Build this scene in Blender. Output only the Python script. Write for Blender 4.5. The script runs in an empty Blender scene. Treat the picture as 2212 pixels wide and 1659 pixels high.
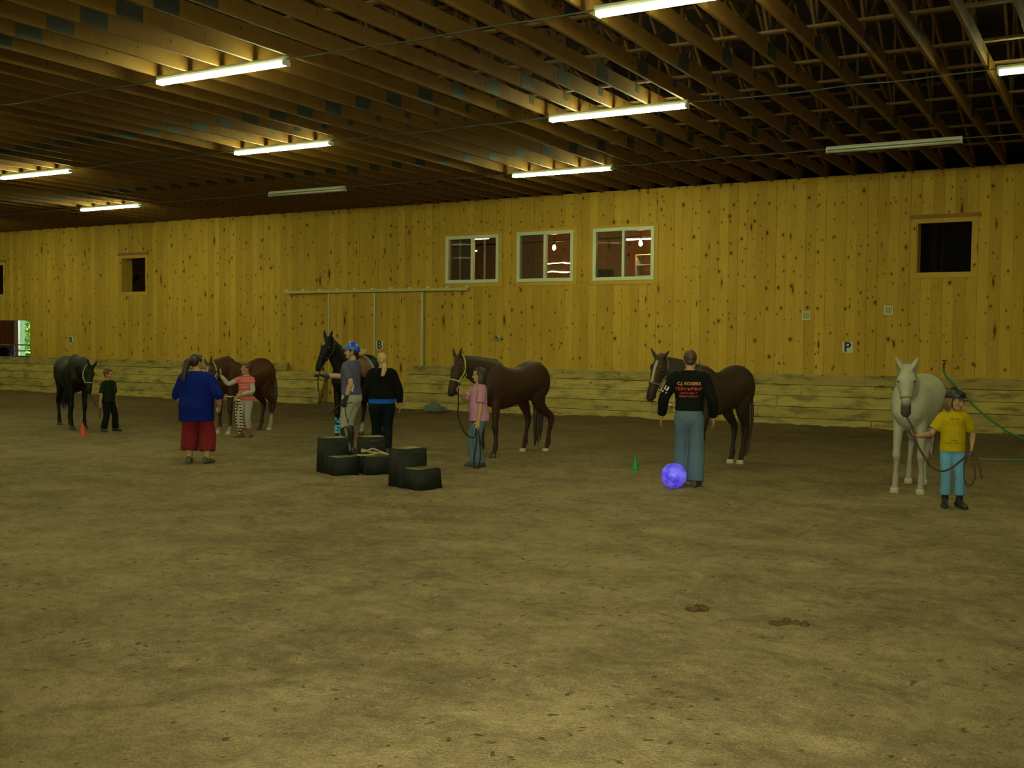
import bpy, bmesh, math, random
import numpy as np
from mathutils import Vector, Matrix
from mathutils.bvhtree import BVHTree

random.seed(7)
SC = bpy.context.scene
COL = SC.collection
V = Vector
PI = math.pi

# ------------------------------------------------------------------ camera, sky, sun, flash, exposure
EYE = V((0.0, 0.0, 1.88))
cam_d = bpy.data.cameras.new('camera')
cam = bpy.data.objects.new('camera', cam_d)
COL.objects.link(cam)
cam_d.sensor_width = 36.0
cam_d.lens = 36.0 * 2351.0 / 2212.0
cam_d.clip_start, cam_d.clip_end = 0.05, 300
right, down, ahead = V((0.86758074, 0.49721197, 0.00916066)), V((0.02672217, -0.02821715, -0.99924457)), V((-0.49657788, 0.86717014, -0.03776724))
m = Matrix.Identity(4)
for i in range(3):
    m[i][0], m[i][1], m[i][2], m[i][3] = right[i], -down[i], -ahead[i], EYE[i]
cam.matrix_world = m
SC.camera = cam

SC.view_settings.view_transform = 'Standard'
SC.view_settings.look = 'None'
SC.view_settings.gamma = 1.0
SC.view_settings.use_curve_mapping = False
SC.view_settings.exposure = 0.0
SC.cycles.max_bounces = 6
SC.cycles.diffuse_bounces = 4
SC.cycles.glossy_bounces = 3
SC.cycles.transparent_max_bounces = 12
SC.cycles.caustics_reflective = False
SC.cycles.caustics_refractive = False
SC.cycles.sample_clamp_indirect = 4.0
SC.cycles.use_denoising = True

TUBE_POWER = 92.0         # radiance of the fluorescent tubes
TUBE_TINT = (0.95, 1.04, 0.46)
world = bpy.data.worlds.new('sky')
SC.world = world
world.use_nodes = True
wn = world.node_tree
bg = wn.nodes['Background']
sky = wn.nodes.new('ShaderNodeTexSky')
sky.sky_type = 'HOSEK_WILKIE'
sky.turbidity = 4.0
sky.sun_direction = (0.3, 0.5, 0.8)
wn.links.new(sky.outputs['Color'], bg.inputs['Color'])
bg.inputs['Strength'].default_value = 3.0
sun_d = bpy.data.lights.new('sun', 'SUN')
sun_d.energy = 18.0
sun_d.angle = 0.01
sun_d.color = (1.0, 0.95, 0.82)
sun = bpy.data.objects.new('sun', sun_d)
sun.rotation_euler = (math.radians(38), 0, math.radians(-20))
COL.objects.link(sun)
# the camera's own flash: it makes the horses' eyes shine in the photograph
fl_d = bpy.data.lights.new('camera_flash', 'SPOT')
fl_d.energy = 3600.0
fl_d.spot_size = math.radians(72)
fl_d.spot_blend = 1.0
fl_d.shadow_soft_size = 0.03
fl_d.color = (0.95, 1.0, 0.62)
fl = bpy.data.objects.new('camera_flash', fl_d)
fl.matrix_world = m.copy()
fl.location = EYE + V((0, 0, 0.09))
COL.objects.link(fl)

# ------------------------------------------------------------------ helpers: objects
def tag(o, label=None, cat=None, group=None, kind=None):
    if label: o['label'] = label
    if cat: o['category'] = cat
    if group: o['group'] = group
    if kind: o['kind'] = kind
    return o

def link(name, me, mat=None, parent=None):
    o = bpy.data.objects.new(name, me)
    COL.objects.link(o)
    if mat is not None:
        me.materials.clear()
        me.materials.append(mat)
    if parent is not None:
        o.parent = parent
    return o

def empty(name, loc, rz=0.0):
    o = bpy.data.objects.new(name, None)
    o.empty_display_size = 0.2
    o.location = loc
    o.rotation_euler = (0, 0, rz)
    COL.objects.link(o)
    return o

def to_mesh(bm, name, smooth=True):
    bmesh.ops.recalc_face_normals(bm, faces=bm.faces[:])
    me = bpy.data.meshes.new(name)
    bm.to_mesh(me)
    bm.free()
    if smooth:
        me.polygons.foreach_set('use_smooth', [True] * len(me.polygons))
    return me

def obj(name, bm, mat, parent=None, smooth=True):
    return link(name, to_mesh(bm, name, smooth), mat, parent)

def struct(name, bm, mat, parent=None, smooth=False):
    o = obj(name, bm, mat, parent, smooth)
    if parent is None: o['kind'] = 'structure'
    return o

# ------------------------------------------------------------------ helpers: shapes
def box(bm, lo, hi, M=None, bevel=0.0):
    x0, y0, z0 = lo; x1, y1, z1 = hi
    vs = [V((x, y, z)) for z in (z0, z1) for y in (y0, y1) for x in (x0, x1)]
    if M is not None: vs = [M @ v for v in vs]
    b = [bm.verts.new(v) for v in vs]
    fs = [bm.faces.new([b[i] for i in q]) for q in ((0, 2, 3, 1), (4, 5, 7, 6), (0, 1, 5, 4), (2, 6, 7, 3), (0, 4, 6, 2), (1, 3, 7, 5))]
    if bevel > 0:
        es = list({e for f in fs for e in f.edges})
        bmesh.ops.bevel(bm, geom=es, offset=bevel, segments=2, affect='EDGES', profile=0.6)

def prism(bm, poly, axis, a, b):
    """poly: 2-D points, extruded along axis 'x' or 'y' from a to b"""
    def P(p, t): return V((t, p[0], p[1])) if axis == 'x' else V((p[0], t, p[1]))
    A = [bm.verts.new(P(p, a)) for p in poly]; B = [bm.verts.new(P(p, b)) for p in poly]
    bm.faces.new(A); bm.faces.new(B[::-1])
    n = len(poly)
    for i in range(n): bm.faces.new((A[i], B[i], B[(i + 1) % n], A[(i + 1) % n]))

def crom(arrs, sub):
    """Catmull-Rom on a list of equal-length tuples of Vectors / floats packed as numpy rows"""
    A = np.array(arrs, float)
    if sub <= 1 or len(A) < 3: return A
    P = np.vstack([2 * A[0] - A[1], A, 2 * A[-1] - A[-2]])
    out = []
    for i in range(1, len(P) - 2):
        p0, p1, p2, p3 = P[i - 1], P[i], P[i + 1], P[i + 2]
        for k in range(sub):
            t = k / sub
            out.append(0.5 * ((2 * p1) + (p2 - p0) * t + (2 * p0 - 5 * p1 + 4 * p2 - p3) * t * t + (3 * p1 - p0 - 3 * p2 + p3) * t ** 3))
    out.append(P[-2])
    return np.array(out)

def loft(bm, rings, seg=16, sub=3, cap=True, sq=1.0):
    """rings: (centre, half-axis a, half-axis b)"""
    A = crom([list(c) + list(a) + list(b) for c, a, b in rings], sub)
    rows = []
    for r in A:
        c, a, b = V(r[0:3]), V(r[3:6]), V(r[6:9])
        row = []
        for k in range(seg):
            t = 2 * PI * k / seg
            ct, st = math.cos(t), math.sin(t)
            if sq != 1.0:
                ct = math.copysign(abs(ct) ** sq, ct); st = math.copysign(abs(st) ** sq, st)
            row.append(bm.verts.new(c + a * ct + b * st))
        rows.append(row)
    for i in range(len(rows) - 1):
        for k in range(seg):
            bm.faces.new((rows[i][k], rows[i][(k + 1) % seg], rows[i + 1][(k + 1) % seg], rows[i + 1][k]))
    if cap:
        bm.faces.new(rows[0][::-1]); bm.faces.new(rows[-1])
    return rows

def frames(pts, up):
    n = len(pts); out = []
    for i in range(n):
        t = (pts[min(i + 1, n - 1)] - pts[max(i - 1, 0)])
        if t.length < 1e-9: t = V((0, 0, 1))
        t.normalize()
        a = up.cross(t)
        if a.length < 1e-3: a = V((1, 0, 0)).cross(t)
        if a.length < 1e-3: a = V((0, 1, 0)).cross(t)
        a.normalize()
        out.append((t, a, t.cross(a).normalized()))
    return out

def tube(bm, pts, rad, seg=10, sub=3, up=V((0, 1, 0)), cap=True, sq=1.0, flat=False):
    """rad: float or (across, along-up) per point; ends are rounded off"""
    pts = [V(p) for p in pts]
    if not isinstance(rad, (list, tuple)): rad = [rad] * len(pts)
    rad = [(r, r) if not isinstance(r, (list, tuple)) else r for r in rad]
    A = crom([list(p) + list(r) for p, r in zip(pts, rad)], sub)
    P = [V(r[0:3]) for r in A]; F = frames(P, V(up))
    rings = []
    for (t, a, b), p, r in zip(F, P, A):
        rings.append((p, a * max(r[3], 1e-4), b * max(r[4], 1e-4)))
    if cap and not flat:
        t0, a0, b0 = F[0]; t1, a1, b1 = F[-1]; r0, r1 = A[0][3:5], A[-1][3:5]
        m0, m1 = min(r0), min(r1)
        rings = [(P[0] - t0 * m0 * 0.6, a0 * r0[0] * 0.55, b0 * r0[1] * 0.55)] + rings + [(P[-1] + t1 * m1 * 0.6, a1 * r1[0] * 0.55, b1 * r1[1] * 0.55)]
    loft(bm, rings, seg, 1, cap, sq)

def ball(bm, c, r, seg=14, rot=None):
    r = (r, r, r) if not isinstance(r, (tuple, list)) else r
    M = Matrix.Translation(V(c)) @ (rot.to_4x4() if rot is not None else Matrix.Identity(4)) @ Matrix.Diagonal((r[0], r[1], r[2], 1))
    return bmesh.ops.create_uvsphere(bm, u_segments=seg, v_segments=max(6, seg // 2 + 1), radius=1.0, matrix=M)['verts']

def remesh(bm, voxel, smooth=2, fac=0.5):
    me = to_mesh(bm, 'raw')
    o = link('raw', me)
    md = o.modifiers.new('r', 'REMESH'); md.mode = 'VOXEL'; md.voxel_size = voxel; md.use_smooth_shade = True
    if smooth:
        sm = o.modifiers.new('s', 'SMOOTH'); sm.factor = fac; sm.iterations = smooth
    dg = bpy.context.evaluated_depsgraph_get()
    out = bpy.data.meshes.new_from_object(o.evaluated_get(dg))
    bpy.data.objects.remove(o); bpy.data.meshes.remove(me)
    out.polygons.foreach_set('use_smooth', [True] * len(out.polygons))
    return out

def coords(me):
    a = np.empty(len(me.vertices) * 3); me.vertices.foreach_get('co', a)
    return a.reshape(-1, 3)

def paint(me, fn, own=0.6):
    """own colour of skin / coat, per vertex: fn(numpy Nx3) -> Nx3"""
    c = coords(me); rgb = fn(c) * own
    at = me.color_attributes.new('coat', 'FLOAT_COLOR', 'POINT')
    at.data.foreach_set('color', np.hstack([rgb, np.ones((len(rgb), 1))]).ravel())

def sstep(x, a, b):
    t = np.clip((x - a) / (b - a), 0, 1)
    return t * t * (3 - 2 * t)

def basis(ang):
    a = math.radians(ang)
    return a

# ------------------------------------------------------------------ helpers: materials
class NT:
    def __init__(s, name):
        s.m = bpy.data.materials.new(name); s.m.use_nodes = True
        s.t = s.m.node_tree; s.b = s.t.nodes['Principled BSDF']; s.out = s.t.nodes['Material Output']
    def n(s, kind, **kw):
        x = s.t.nodes.new('ShaderNode' + kind)
        for k, v in kw.items(): setattr(x, k, v)
        return x
    def l(s, a, b): s.t.links.new(a, b)
    def val(s, sock, v):
        if isinstance(v, bpy.types.NodeSocket): s.l(v, sock)
        else: sock.default_value = v
    def math(s, op, a, b=0.0, c=None):
        x = s.n('Math', operation=op); s.val(x.inputs[0], a); s.val(x.inputs[1], b)
        if c is not None: s.val(x.inputs[2], c)
        return x.outputs[0]
    def mix(s, f, a, b, blend='MIX'):
        x = s.n('Mix', data_type='RGBA', blend_type=blend); s.val(x.inputs[0], f)
        for sock, v in ((x.inputs[6], a), (x.inputs[7], b)):
            if isinstance(v, bpy.types.NodeSocket): s.l(v, sock)
            else: sock.default_value = (v[0], v[1], v[2], 1)
        return x.outputs[2]
    def coord(s, scale=(1, 1, 1), kind='Object'):
        tc = s.n('TexCoord'); mp = s.n('Mapping'); mp.inputs['Scale'].default_value = scale
        s.l(tc.outputs[kind], mp.inputs['Vector']); return mp.outputs[0]
    def noise(s, vec, scale, detail=3.0, rough=0.5, dims='3D'):
        x = s.n('TexNoise', noise_dimensions=dims); s.l(vec, x.inputs['Vector'])
        x.inputs['Scale'].default_value = scale; x.inputs['Detail'].default_value = detail; x.inputs['Roughness'].default_value = rough
        return x.outputs['Fac']
    def ramp(s, f, a, b):
        x = s.n('MapRange', interpolation_type='SMOOTHSTEP'); s.l(f, x.inputs[0])
        x.inputs[1].default_value = a; x.inputs[2].default_value = b
        return x.outputs[0]
    def bump(s, h, strength=0.3, dist=0.01):
        x = s.n('Bump'); x.inputs['Strength'].default_value = strength; x.inputs['Distance'].default_value = dist
        s.l(h, x.inputs['Height']); s.l(x.outputs[0], s.b.inputs['Normal'])
    def done(s, color, rough=0.7, spec=0.3):
        s.val(s.b.inputs['Base Color'], color if isinstance(color, bpy.types.NodeSocket) else (*color, 1))
        s.b.inputs['Roughness'].default_value = rough
        s.b.inputs['Specular IOR Level'].default_value = spec
        return s.m

def plain(name, c, rough=0.6, spec=0.3, metal=0.0, var=0.12, scale=9.0, bump=0.0):
    t = NT(name); v = t.coord()
    f = t.noise(v, scale, 4)
    col = t.mix(f, [k * (1 - var) for k in c], [min(1, k * (1 + var)) for k in c])
    if bump: t.bump(f, bump, 0.02)
    t.b.inputs['Metallic'].default_value = metal
    return t.done(col, rough, spec)

def cloth(name, c, var=0.15, wr=0.35, scale=7.0, dye=0.53):
    c = tuple(k * dye for k in c)
    t = NT(name); v = t.coord((1, 1, 0.55))
    big = t.noise(v, scale, 3, 0.55); fine = t.noise(v, 90, 2)
    h = t.math('ADD', big, t.math('MULTIPLY', fine, 0.06))
    t.bump(h, wr, 0.06)
    col = t.mix(fine, [k * (1 - var) for k in c], [min(1, k * (1 + var)) for k in c])
    return t.done(col, 0.9, 0.1)

def glow(name, c, s):
    t = NT(name)
    t.b.inputs['Emission Color'].default_value = (*c, 1); t.b.inputs['Emission Strength'].default_value = s
    return t.done((0.8, 0.8, 0.8), 0.4)

def board_mat(name, c1, c2, width, axis='x', knots=1.0, groove=0.006, dirt=0.0, horiz=False, length=None):
    """sawn boards with grain, knots and dark joints"""
    t = NT(name); tc = t.n('TexCoord'); sp = t.n('SeparateXYZ'); t.l(tc.outputs['Object'], sp.inputs[0])
    u, w = (sp.outputs[0], sp.outputs[2]) if not horiz else (sp.outputs[2], sp.outputs[0])
    if axis == 'y': u, w = sp.outputs[1], sp.outputs[2]
    if axis == 'flat': u, w = sp.outputs[0], sp.outputs[1]
    idx = t.math('FLOOR', t.math('DIVIDE', u, width))
    fr = t.math('FRACT', t.math('DIVIDE', u, width))
    wn_ = t.n('TexWhiteNoise', noise_dimensions='1D'); t.l(idx, wn_.inputs['W'])
    rnd = wn_.outputs['Value']
    cm = t.n('CombineXYZ'); t.l(t.math('MULTIPLY', u, 38.0), cm.inputs[0]); t.l(t.math('MULTIPLY_ADD', w, 1.6, t.math('MULTIPLY', rnd, 50.0)), cm.inputs[1]); t.l(idx, cm.inputs[2])
    grain = t.noise(cm.outputs[0], 1.0, 4, 0.6)
    cm2 = t.n('CombineXYZ'); t.l(u, cm2.inputs[0]); t.l(t.math('MULTIPLY', w, 0.35), cm2.inputs[1]); t.l(t.math('MULTIPLY', idx, 3.7), cm2.inputs[2])
    big = t.noise(cm2.outputs[0], 2.2, 3, 0.5)
    tone = t.math('ADD', t.math('MULTIPLY', grain, 0.45), t.math('ADD', t.math('MULTIPLY', rnd, 0.22), t.math('MULTIPLY', big, 0.36)))
    col = t.mix(t.ramp(tone, 0.18, 0.88), c1, c2)
    if knots > 0:
        for sx, sz, r0, r1, thr in ((3.3, 2.4, 0.05, 0.125, 0.21 * knots), (5.3, 3.3, 0.04, 0.095, 0.20 * knots), (7.0, 4.6, .03, .075, .07 * knots), (3.0, 0.75, 0.04, 0.12, 0.12 * knots)):
            ck = t.n('CombineXYZ'); t.l(t.math('MULTIPLY', u, sx), ck.inputs[0]); t.l(t.math('MULTIPLY', w, sz), ck.inputs[1])
            dis = t.n('TexNoise'); t.l(ck.outputs[0], dis.inputs['Vector']); dis.inputs['Scale'].default_value = 5.0
            ad = t.n('VectorMath', operation='MULTIPLY_ADD'); t.l(dis.outputs['Color'], ad.inputs[0]); ad.inputs[1].default_value = (0.12, 0.10, 0); t.l(ck.outputs[0], ad.inputs[2])
            vo = t.n('TexVoronoi', voronoi_dimensions='2D'); t.l(ad.outputs[0], vo.inputs['Vector']); vo.inputs['Scale'].default_value = 1.0; vo.inputs['Randomness'].default_value = 0.95
            sc = t.n('SeparateColor'); t.l(vo.outputs['Color'], sc.inputs[0])
            on = t.math('LESS_THAN', sc.outputs[0], thr * 2.0)
            rad = t.math('MULTIPLY_ADD', t.math('POWER', sc.outputs[1], 1.5), r1 - r0, r0)
            q = t.math('DIVIDE', vo.outputs['Distance'], rad)
            k = t.math('MULTIPLY', t.math('SUBTRACT', 1.0, t.ramp(q, 0.55, 1.15)), on)
            halo = t.math('MULTIPLY', t.math('MULTIPLY', t.math('SUBTRACT', 1.0, t.ramp(q, 0.8, 2.6)), on), 0.35)
            dark = t.mix(t.ramp(q, 0.0, 0.8), (c1[0] * 0.10, c1[1] * 0.06, c1[2] * 0.06), (c1[0] * 0.34, c1[1] * 0.20, c1[2] * 0.15))
            col = t.mix(halo, col, (c1[0] * 0.5, c1[1] * 0.38, c1[2] * 0.3))
            col = t.mix(t.math('MULTIPLY', k, 0.93), col, dark)
    if dirt > 0:
        cd = t.n('CombineXYZ'); t.l(t.math('MULTIPLY', u, 4.0), cd.inputs[0]); t.l(w, cd.inputs[1])
        d = t.noise(cd.outputs[0], 1.6, 5, 0.62)
        col = t.mix(t.math('MULTIPLY', t.ramp(d, 0.42, 0.72), dirt), col, (c1[0] * 0.25, c1[1] * 0.25, c1[2] * 0.25))
    if groove > 0:
        e = t.math('MINIMUM', fr, t.math('SUBTRACT', 1.0, fr))
        hf = groove / width
        wn2 = t.n('TexWhiteNoise', noise_dimensions='1D'); t.l(t.math('ADD', t.math('ROUND', t.math('DIVIDE', u, width)), 0.5), wn2.inputs['W'])
        gm = t.math('MULTIPLY', t.math('SUBTRACT', 1.0, t.ramp(e, hf * 0.4, hf)), t.math('MULTIPLY_ADD', wn2.outputs['Value'], 0.6, 0.2))
        col = t.mix(gm, col, (c1[0] * 0.22, c1[1] * 0.2, c1[2] * 0.2))
    t.bump(grain, 0.12, 0.004)
    return t.done(col, 0.72, 0.18)

def coat_mat(name, fleck=0.25, rough=0.55, scale=60.0, fleck_col=(0.25, 0.2, 0.15)):
    t = NT(name); at = t.n('Attribute', attribute_name='coat'); v = t.coord()
    f = t.noise(v, scale, 3); g = t.noise(v, 5.0, 3)
    col = t.mix(t.math('MULTIPLY', t.ramp(f, 0.5, 0.75), fleck), at.outputs['Color'], fleck_col)
    col = t.mix(t.math('MULTIPLY', g, 0.5), col, t.mix(1.0, col, (0.55, 0.5, 0.5), 'MULTIPLY'))
    t.bump(t.math('ADD', t.math('MULTIPLY', f, 0.2), g), 0.15, 0.02)
    return t.done(col, rough, 0.16)

def hair_mat(name, c, var=0.6):
    t = NT(name); v = t.coord((60, 60, 4)); f = t.noise(v, 1.0, 3)
    t.bump(f, 0.5, 0.01)
    return t.done(t.mix(f, [k * (1 - var) for k in c], [min(1, k * (1 + var)) for k in c]), 0.5, 0.35)
# ------------------------------------------------------------------ materials of the building
PINE1, PINE2 = (0.31, 0.180, 0.019), (0.50, 0.315, 0.042)
M_wall = board_mat('pine_wall_boards', PINE1, PINE2, 0.23, knots=1.0)
M_door = board_mat('pine_door_boards', (0.30, 0.172, 0.018), (0.48, 0.30, 0.040), 0.205, knots=0.9)
M_case = board_mat('pine_casing', (0.36, 0.215, 0.03), (0.50, 0.315, 0.05), 2.0, knots=0.5, groove=0)
M_case_dark = board_mat('dark_pine_header', (0.17, 0.085, 0.02), (0.30, 0.16, 0.04), 2.0, knots=0.5, groove=0)
M_kick = board_mat('weathered_kick_planks', (0.22, 0.165, 0.05), (0.40, 0.29, 0.085), 0.24, horiz=True, knots=0.25, groove=0, dirt=0.75)
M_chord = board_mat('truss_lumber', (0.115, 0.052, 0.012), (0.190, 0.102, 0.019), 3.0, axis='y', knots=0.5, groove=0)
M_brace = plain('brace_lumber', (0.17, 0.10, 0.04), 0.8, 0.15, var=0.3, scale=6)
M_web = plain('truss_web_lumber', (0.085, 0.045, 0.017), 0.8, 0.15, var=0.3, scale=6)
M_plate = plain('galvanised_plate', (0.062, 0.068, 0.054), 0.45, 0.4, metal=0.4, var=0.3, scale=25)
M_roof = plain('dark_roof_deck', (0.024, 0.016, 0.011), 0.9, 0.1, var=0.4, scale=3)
M_back = board_mat('pine_back_wall', PINE1, PINE2, 0.23, knots=0.6)
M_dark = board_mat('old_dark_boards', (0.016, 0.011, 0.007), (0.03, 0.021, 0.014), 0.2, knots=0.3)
M_aisle = board_mat('brown_aisle_boards', (0.20, 0.10, 0.04), (0.30, 0.16, 0.06), 0.2, knots=0.5)
M_room = board_mat('brown_room_panelling', (0.22, 0.125, 0.06), (0.32, 0.185, 0.085), 0.25, knots=0.3)
M_vinyl = plain('white_vinyl', (0.46, 0.50, 0.36), 0.4, 0.4, var=0.04)
M_white = plain('white_enamel', (0.50, 0.52, 0.42), 0.4, 0.4, var=0.05)
M_metal = plain('galvanised_steel', (0.42, 0.45, 0.36), 0.4, 0.5, metal=0.5, var=0.15, scale=20)
M_conduit = plain('conduit_steel', (0.085, 0.095, 0.07), 0.45, 0.5, metal=0.4, var=0.2, scale=20)
M_tube = glow('fluorescent_tube', TUBE_TINT, TUBE_POWER)
M_tube_off = plain('unlit_tube', (0.60, 0.62, 0.50), 0.3, 0.5, var=0.03)
M_black = plain('black_rubber', (0.012, 0.012, 0.012), 0.6, 0.3)

def glass_mat(name='window_glass', refl=0.10):
    t = NT(name)
    tr = t.n('BsdfTransparent'); gl = t.n('BsdfGlossy'); mx = t.n('MixShader')
    tr.inputs['Color'].default_value = (0.86, 0.88, 0.84, 1)
    gl.inputs['Roughness'].default_value = 0.01
    v = t.coord(); f = t.noise(v, 1.3, 2)
    bp = t.n('Bump'); bp.inputs['Strength'].default_value = 0.06; bp.inputs['Distance'].default_value = 0.02
    t.l(f, bp.inputs['Height']); t.l(bp.outputs[0], gl.inputs['Normal'])
    mx.inputs[0].default_value = refl
    t.l(tr.outputs[0], mx.inputs[1]); t.l(gl.outputs[0], mx.inputs[2]); t.l(mx.outputs[0], t.out.inputs['Surface'])
    return t.m
M_glass = glass_mat()
M_glass_dull = glass_mat('screened_glass', 0.004)
def screen_mat():
    t = NT('insect_screen')
    tr = t.n('BsdfTransparent'); df = t.n('BsdfDiffuse'); mx = t.n('MixShader')
    df.inputs['Color'].default_value = (0.06, 0.055, 0.035, 1)
    mx.inputs[0].default_value = 0.45
    t.l(tr.outputs[0], mx.inputs[1]); t.l(df.outputs[0], mx.inputs[2]); t.l(mx.outputs[0], t.out.inputs['Surface'])
    return t.m
M_screen = screen_mat()

def sand_mat():
    t = NT('arena_sand'); v = t.coord()
    big = t.noise(v, 0.28, 4, 0.6); mid = t.noise(v, 1.7, 5, 0.6); sm = t.noise(v, 9.0, 4, 0.65); gr = t.noise(v, 75.0, 3, 0.7)
    tone = t.math('ADD', t.math('MULTIPLY', big, 0.30), t.math('ADD', t.math('MULTIPLY', mid, 0.32), t.math('ADD', t.math('MULTIPLY', sm, 0.26), t.math('MULTIPLY', gr, 0.42))))
    col = t.mix(t.ramp(tone, 0.46, 0.84), (0.085, 0.058, 0.030), (0.290, 0.208, 0.118))
    # the sand turns darker towards the planks
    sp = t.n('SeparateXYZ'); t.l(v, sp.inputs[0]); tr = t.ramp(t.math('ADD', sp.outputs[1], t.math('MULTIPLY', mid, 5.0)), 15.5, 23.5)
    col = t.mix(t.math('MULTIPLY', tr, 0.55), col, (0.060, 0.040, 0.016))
    # scattered darker clods, bark crumbs and pale chips
    vo = t.n('TexVoronoi', voronoi_dimensions='3D'); t.l(v, vo.inputs['Vector']); vo.inputs['Scale'].default_value = 11.0
    dz = t.n('TexNoise'); t.l(v, dz.inputs['Vector']); dz.inputs['Scale'].default_value = 14.0; dz.inputs['Detail'].default_value = 3; dv = t.n('VectorMath', operation='MULTIPLY_ADD'); t.l(dz.outputs['Color'], dv.inputs[0]); dv.inputs[1].default_value = (.12, .12, .12); t.l(v, dv.inputs[2]); t.l(dv.outputs[0], vo.inputs['Vector'])
    sc = t.n('SeparateColor'); t.l(vo.outputs['Color'], sc.inputs[0])
    clod = t.math('MULTIPLY', t.math('SUBTRACT', 1.0, t.ramp(vo.outputs['Distance'], 0.10, 0.26)), t.math('LESS_THAN', sc.outputs[0], 0.30))
    col = t.mix(t.math('MULTIPLY', clod, 0.75), col, (0.045, 0.030, 0.016))
    vo2 = t.n('TexVoronoi', voronoi_dimensions='3D'); t.l(v, vo2.inputs['Vector']); vo2.inputs['Scale'].default_value = 16.0
    sc2 = t.n('SeparateColor'); t.l(vo2.outputs['Color'], sc2.inputs[0])
    chip = t.math('MULTIPLY', t.math('SUBTRACT', 1.0, t.ramp(vo2.outputs['Distance'], 0.08, 0.2)), t.math('LESS_THAN', sc2.outputs[0], 0.10))
    col = t.mix(t.math('MULTIPLY', chip, 0.6), col, (0.30, 0.24, 0.14))
    h = t.math('ADD', t.math('MULTIPLY', sm, 0.7), t.math('ADD', t.math('MULTIPLY', gr, 0.35), t.math('MULTIPLY', clod, 0.4)))
    t.bump(h, 0.75, 0.05)
    return t.done(col, 0.95, 0.08)
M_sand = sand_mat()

# ------------------------------------------------------------------ arena floor: raked, hoof-marked sand
WALL_Y, CEIL = 25.2, 5.70
def vnoise(X, Y, cell, seed):
    rs = np.random.RandomState(seed); n = 512
    G = rs.rand(n, n)
    gx, gy = X / cell, Y / cell
    ix, iy = np.floor(gx).astype(int), np.floor(gy).astype(int)
    fx, fy = gx - ix, gy - iy
    fx, fy = fx * fx * (3 - 2 * fx), fy * fy * (3 - 2 * fy)
    g = lambda a, b: G[(ix + a) % n, (iy + b) % n]
    return (g(0, 0) * (1 - fx) + g(1, 0) * fx) * (1 - fy) + (g(0, 1) * (1 - fx) + g(1, 1) * fx) * fy

def floor_height(X, Y):
    Z = 0.020 * (vnoise(X, Y, 1.3, 1) - .5) + 0.026 * (vnoise(X, Y, 0.42, 2) - .5) + 0.016 * (vnoise(X, Y, 0.17, 3) - .5)
    ridge = 0.028 * sstep(vnoise(X * 1.0 + 3, Y, 0.30, 5), 0.70, 0.95)          # hoof dents
    Z = Z - ridge
    Z = Z + 0.13 * sstep(Y, 24.0, 24.9) * (0.45 + 0.55 * sstep(X, -16.0, -8.0)) * (0.7 + 0.6 * vnoise(X, Y, 0.9, 8))
    return Z

def grid_mesh(xs, ys, fn, name):
    X, Y = np.meshgrid(xs, ys); Z = fn(X, Y)
    nx, ny = len(xs), len(ys)
    me = bpy.data.meshes.new(name)
    me.vertices.add(nx * ny)
    me.vertices.foreach_set('co', np.stack([X, Y, Z], -1).ravel())
    i = (np.arange(ny - 1)[:, None] * nx + np.arange(nx - 1)[None, :]).ravel()
    q = np.stack([i, i + 1, i + nx + 1, i + nx], -1)
    me.loops.add(q.size); me.polygons.add(len(q))
    me.loops.foreach_set('vertex_index', q.ravel())
    me.polygons.foreach_set('loop_start', np.arange(len(q)) * 4)
    me.polygons.foreach_set('loop_total', np.full(len(q), 4))
    me.polygons.foreach_set('use_smooth', [True] * len(q))
    me.update(); me.validate()
    return me
xs = np.concatenate([np.arange(-60, -13, 0.30), np.arange(-13, 2.5, 0.055), np.arange(2.5, 8.3, 0.3)])
ys = np.concatenate([np.arange(-1.6, 2, 0.2), np.arange(2, 15.5, 0.055), np.arange(15.5, 25.3, 0.12)])
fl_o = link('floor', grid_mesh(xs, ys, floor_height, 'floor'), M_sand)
fl_o['kind'] = 'structure'

# ------------------------------------------------------------------ walls
def holed_wall(bm, x0, x1, z0, z1, y0, y1, holes):
    X = sorted({x0, x1, *[h[0] for h in holes], *[h[1] for h in holes]}); Z = sorted({z0, z1, *[h[2] for h in holes], *[h[3] for h in holes]})
    X = [x for x in X if x0 <= x <= x1]; Z = [z for z in Z if z0 <= z <= z1]
    solid = lambda i, j: 0 <= i < len(X) - 1 and 0 <= j < len(Z) - 1 and not any(h[0] < (X[i] + X[i + 1]) / 2 < h[1] and h[2] < (Z[j] + Z[j + 1]) / 2 < h[3] for h in holes)
    def q(*p): bm.faces.new([bm.verts.new(V(a)) for a in p])
    for i in range(len(X) - 1):
        for j in range(len(Z) - 1):
            if not solid(i, j): continue
            a, b, c, d = X[i], X[i + 1], Z[j], Z[j + 1]
            q((a, y0, c), (b, y0, c), (b, y0, d), (a, y0, d)); q((a, y1, c), (a, y1, d), (b, y1, d), (b, y1, c))
            if not solid(i - 1, j): q((a, y0, c), (a, y0, d), (a, y1, d), (a, y1, c))
            if not solid(i + 1, j): q((b, y0, c), (b, y1, c), (b, y1, d), (b, y0, d))
            if not solid(i, j - 1): q((a, y0, c), (a, y1, c), (b, y1, c), (b, y0, c))
            if not solid(i, j + 1): q((a, y0, d), (b, y0, d), (b, y1, d), (a, y1, d))
    bmesh.ops.remove_doubles(bm, verts=bm.verts[:], dist=1e-4)

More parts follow.
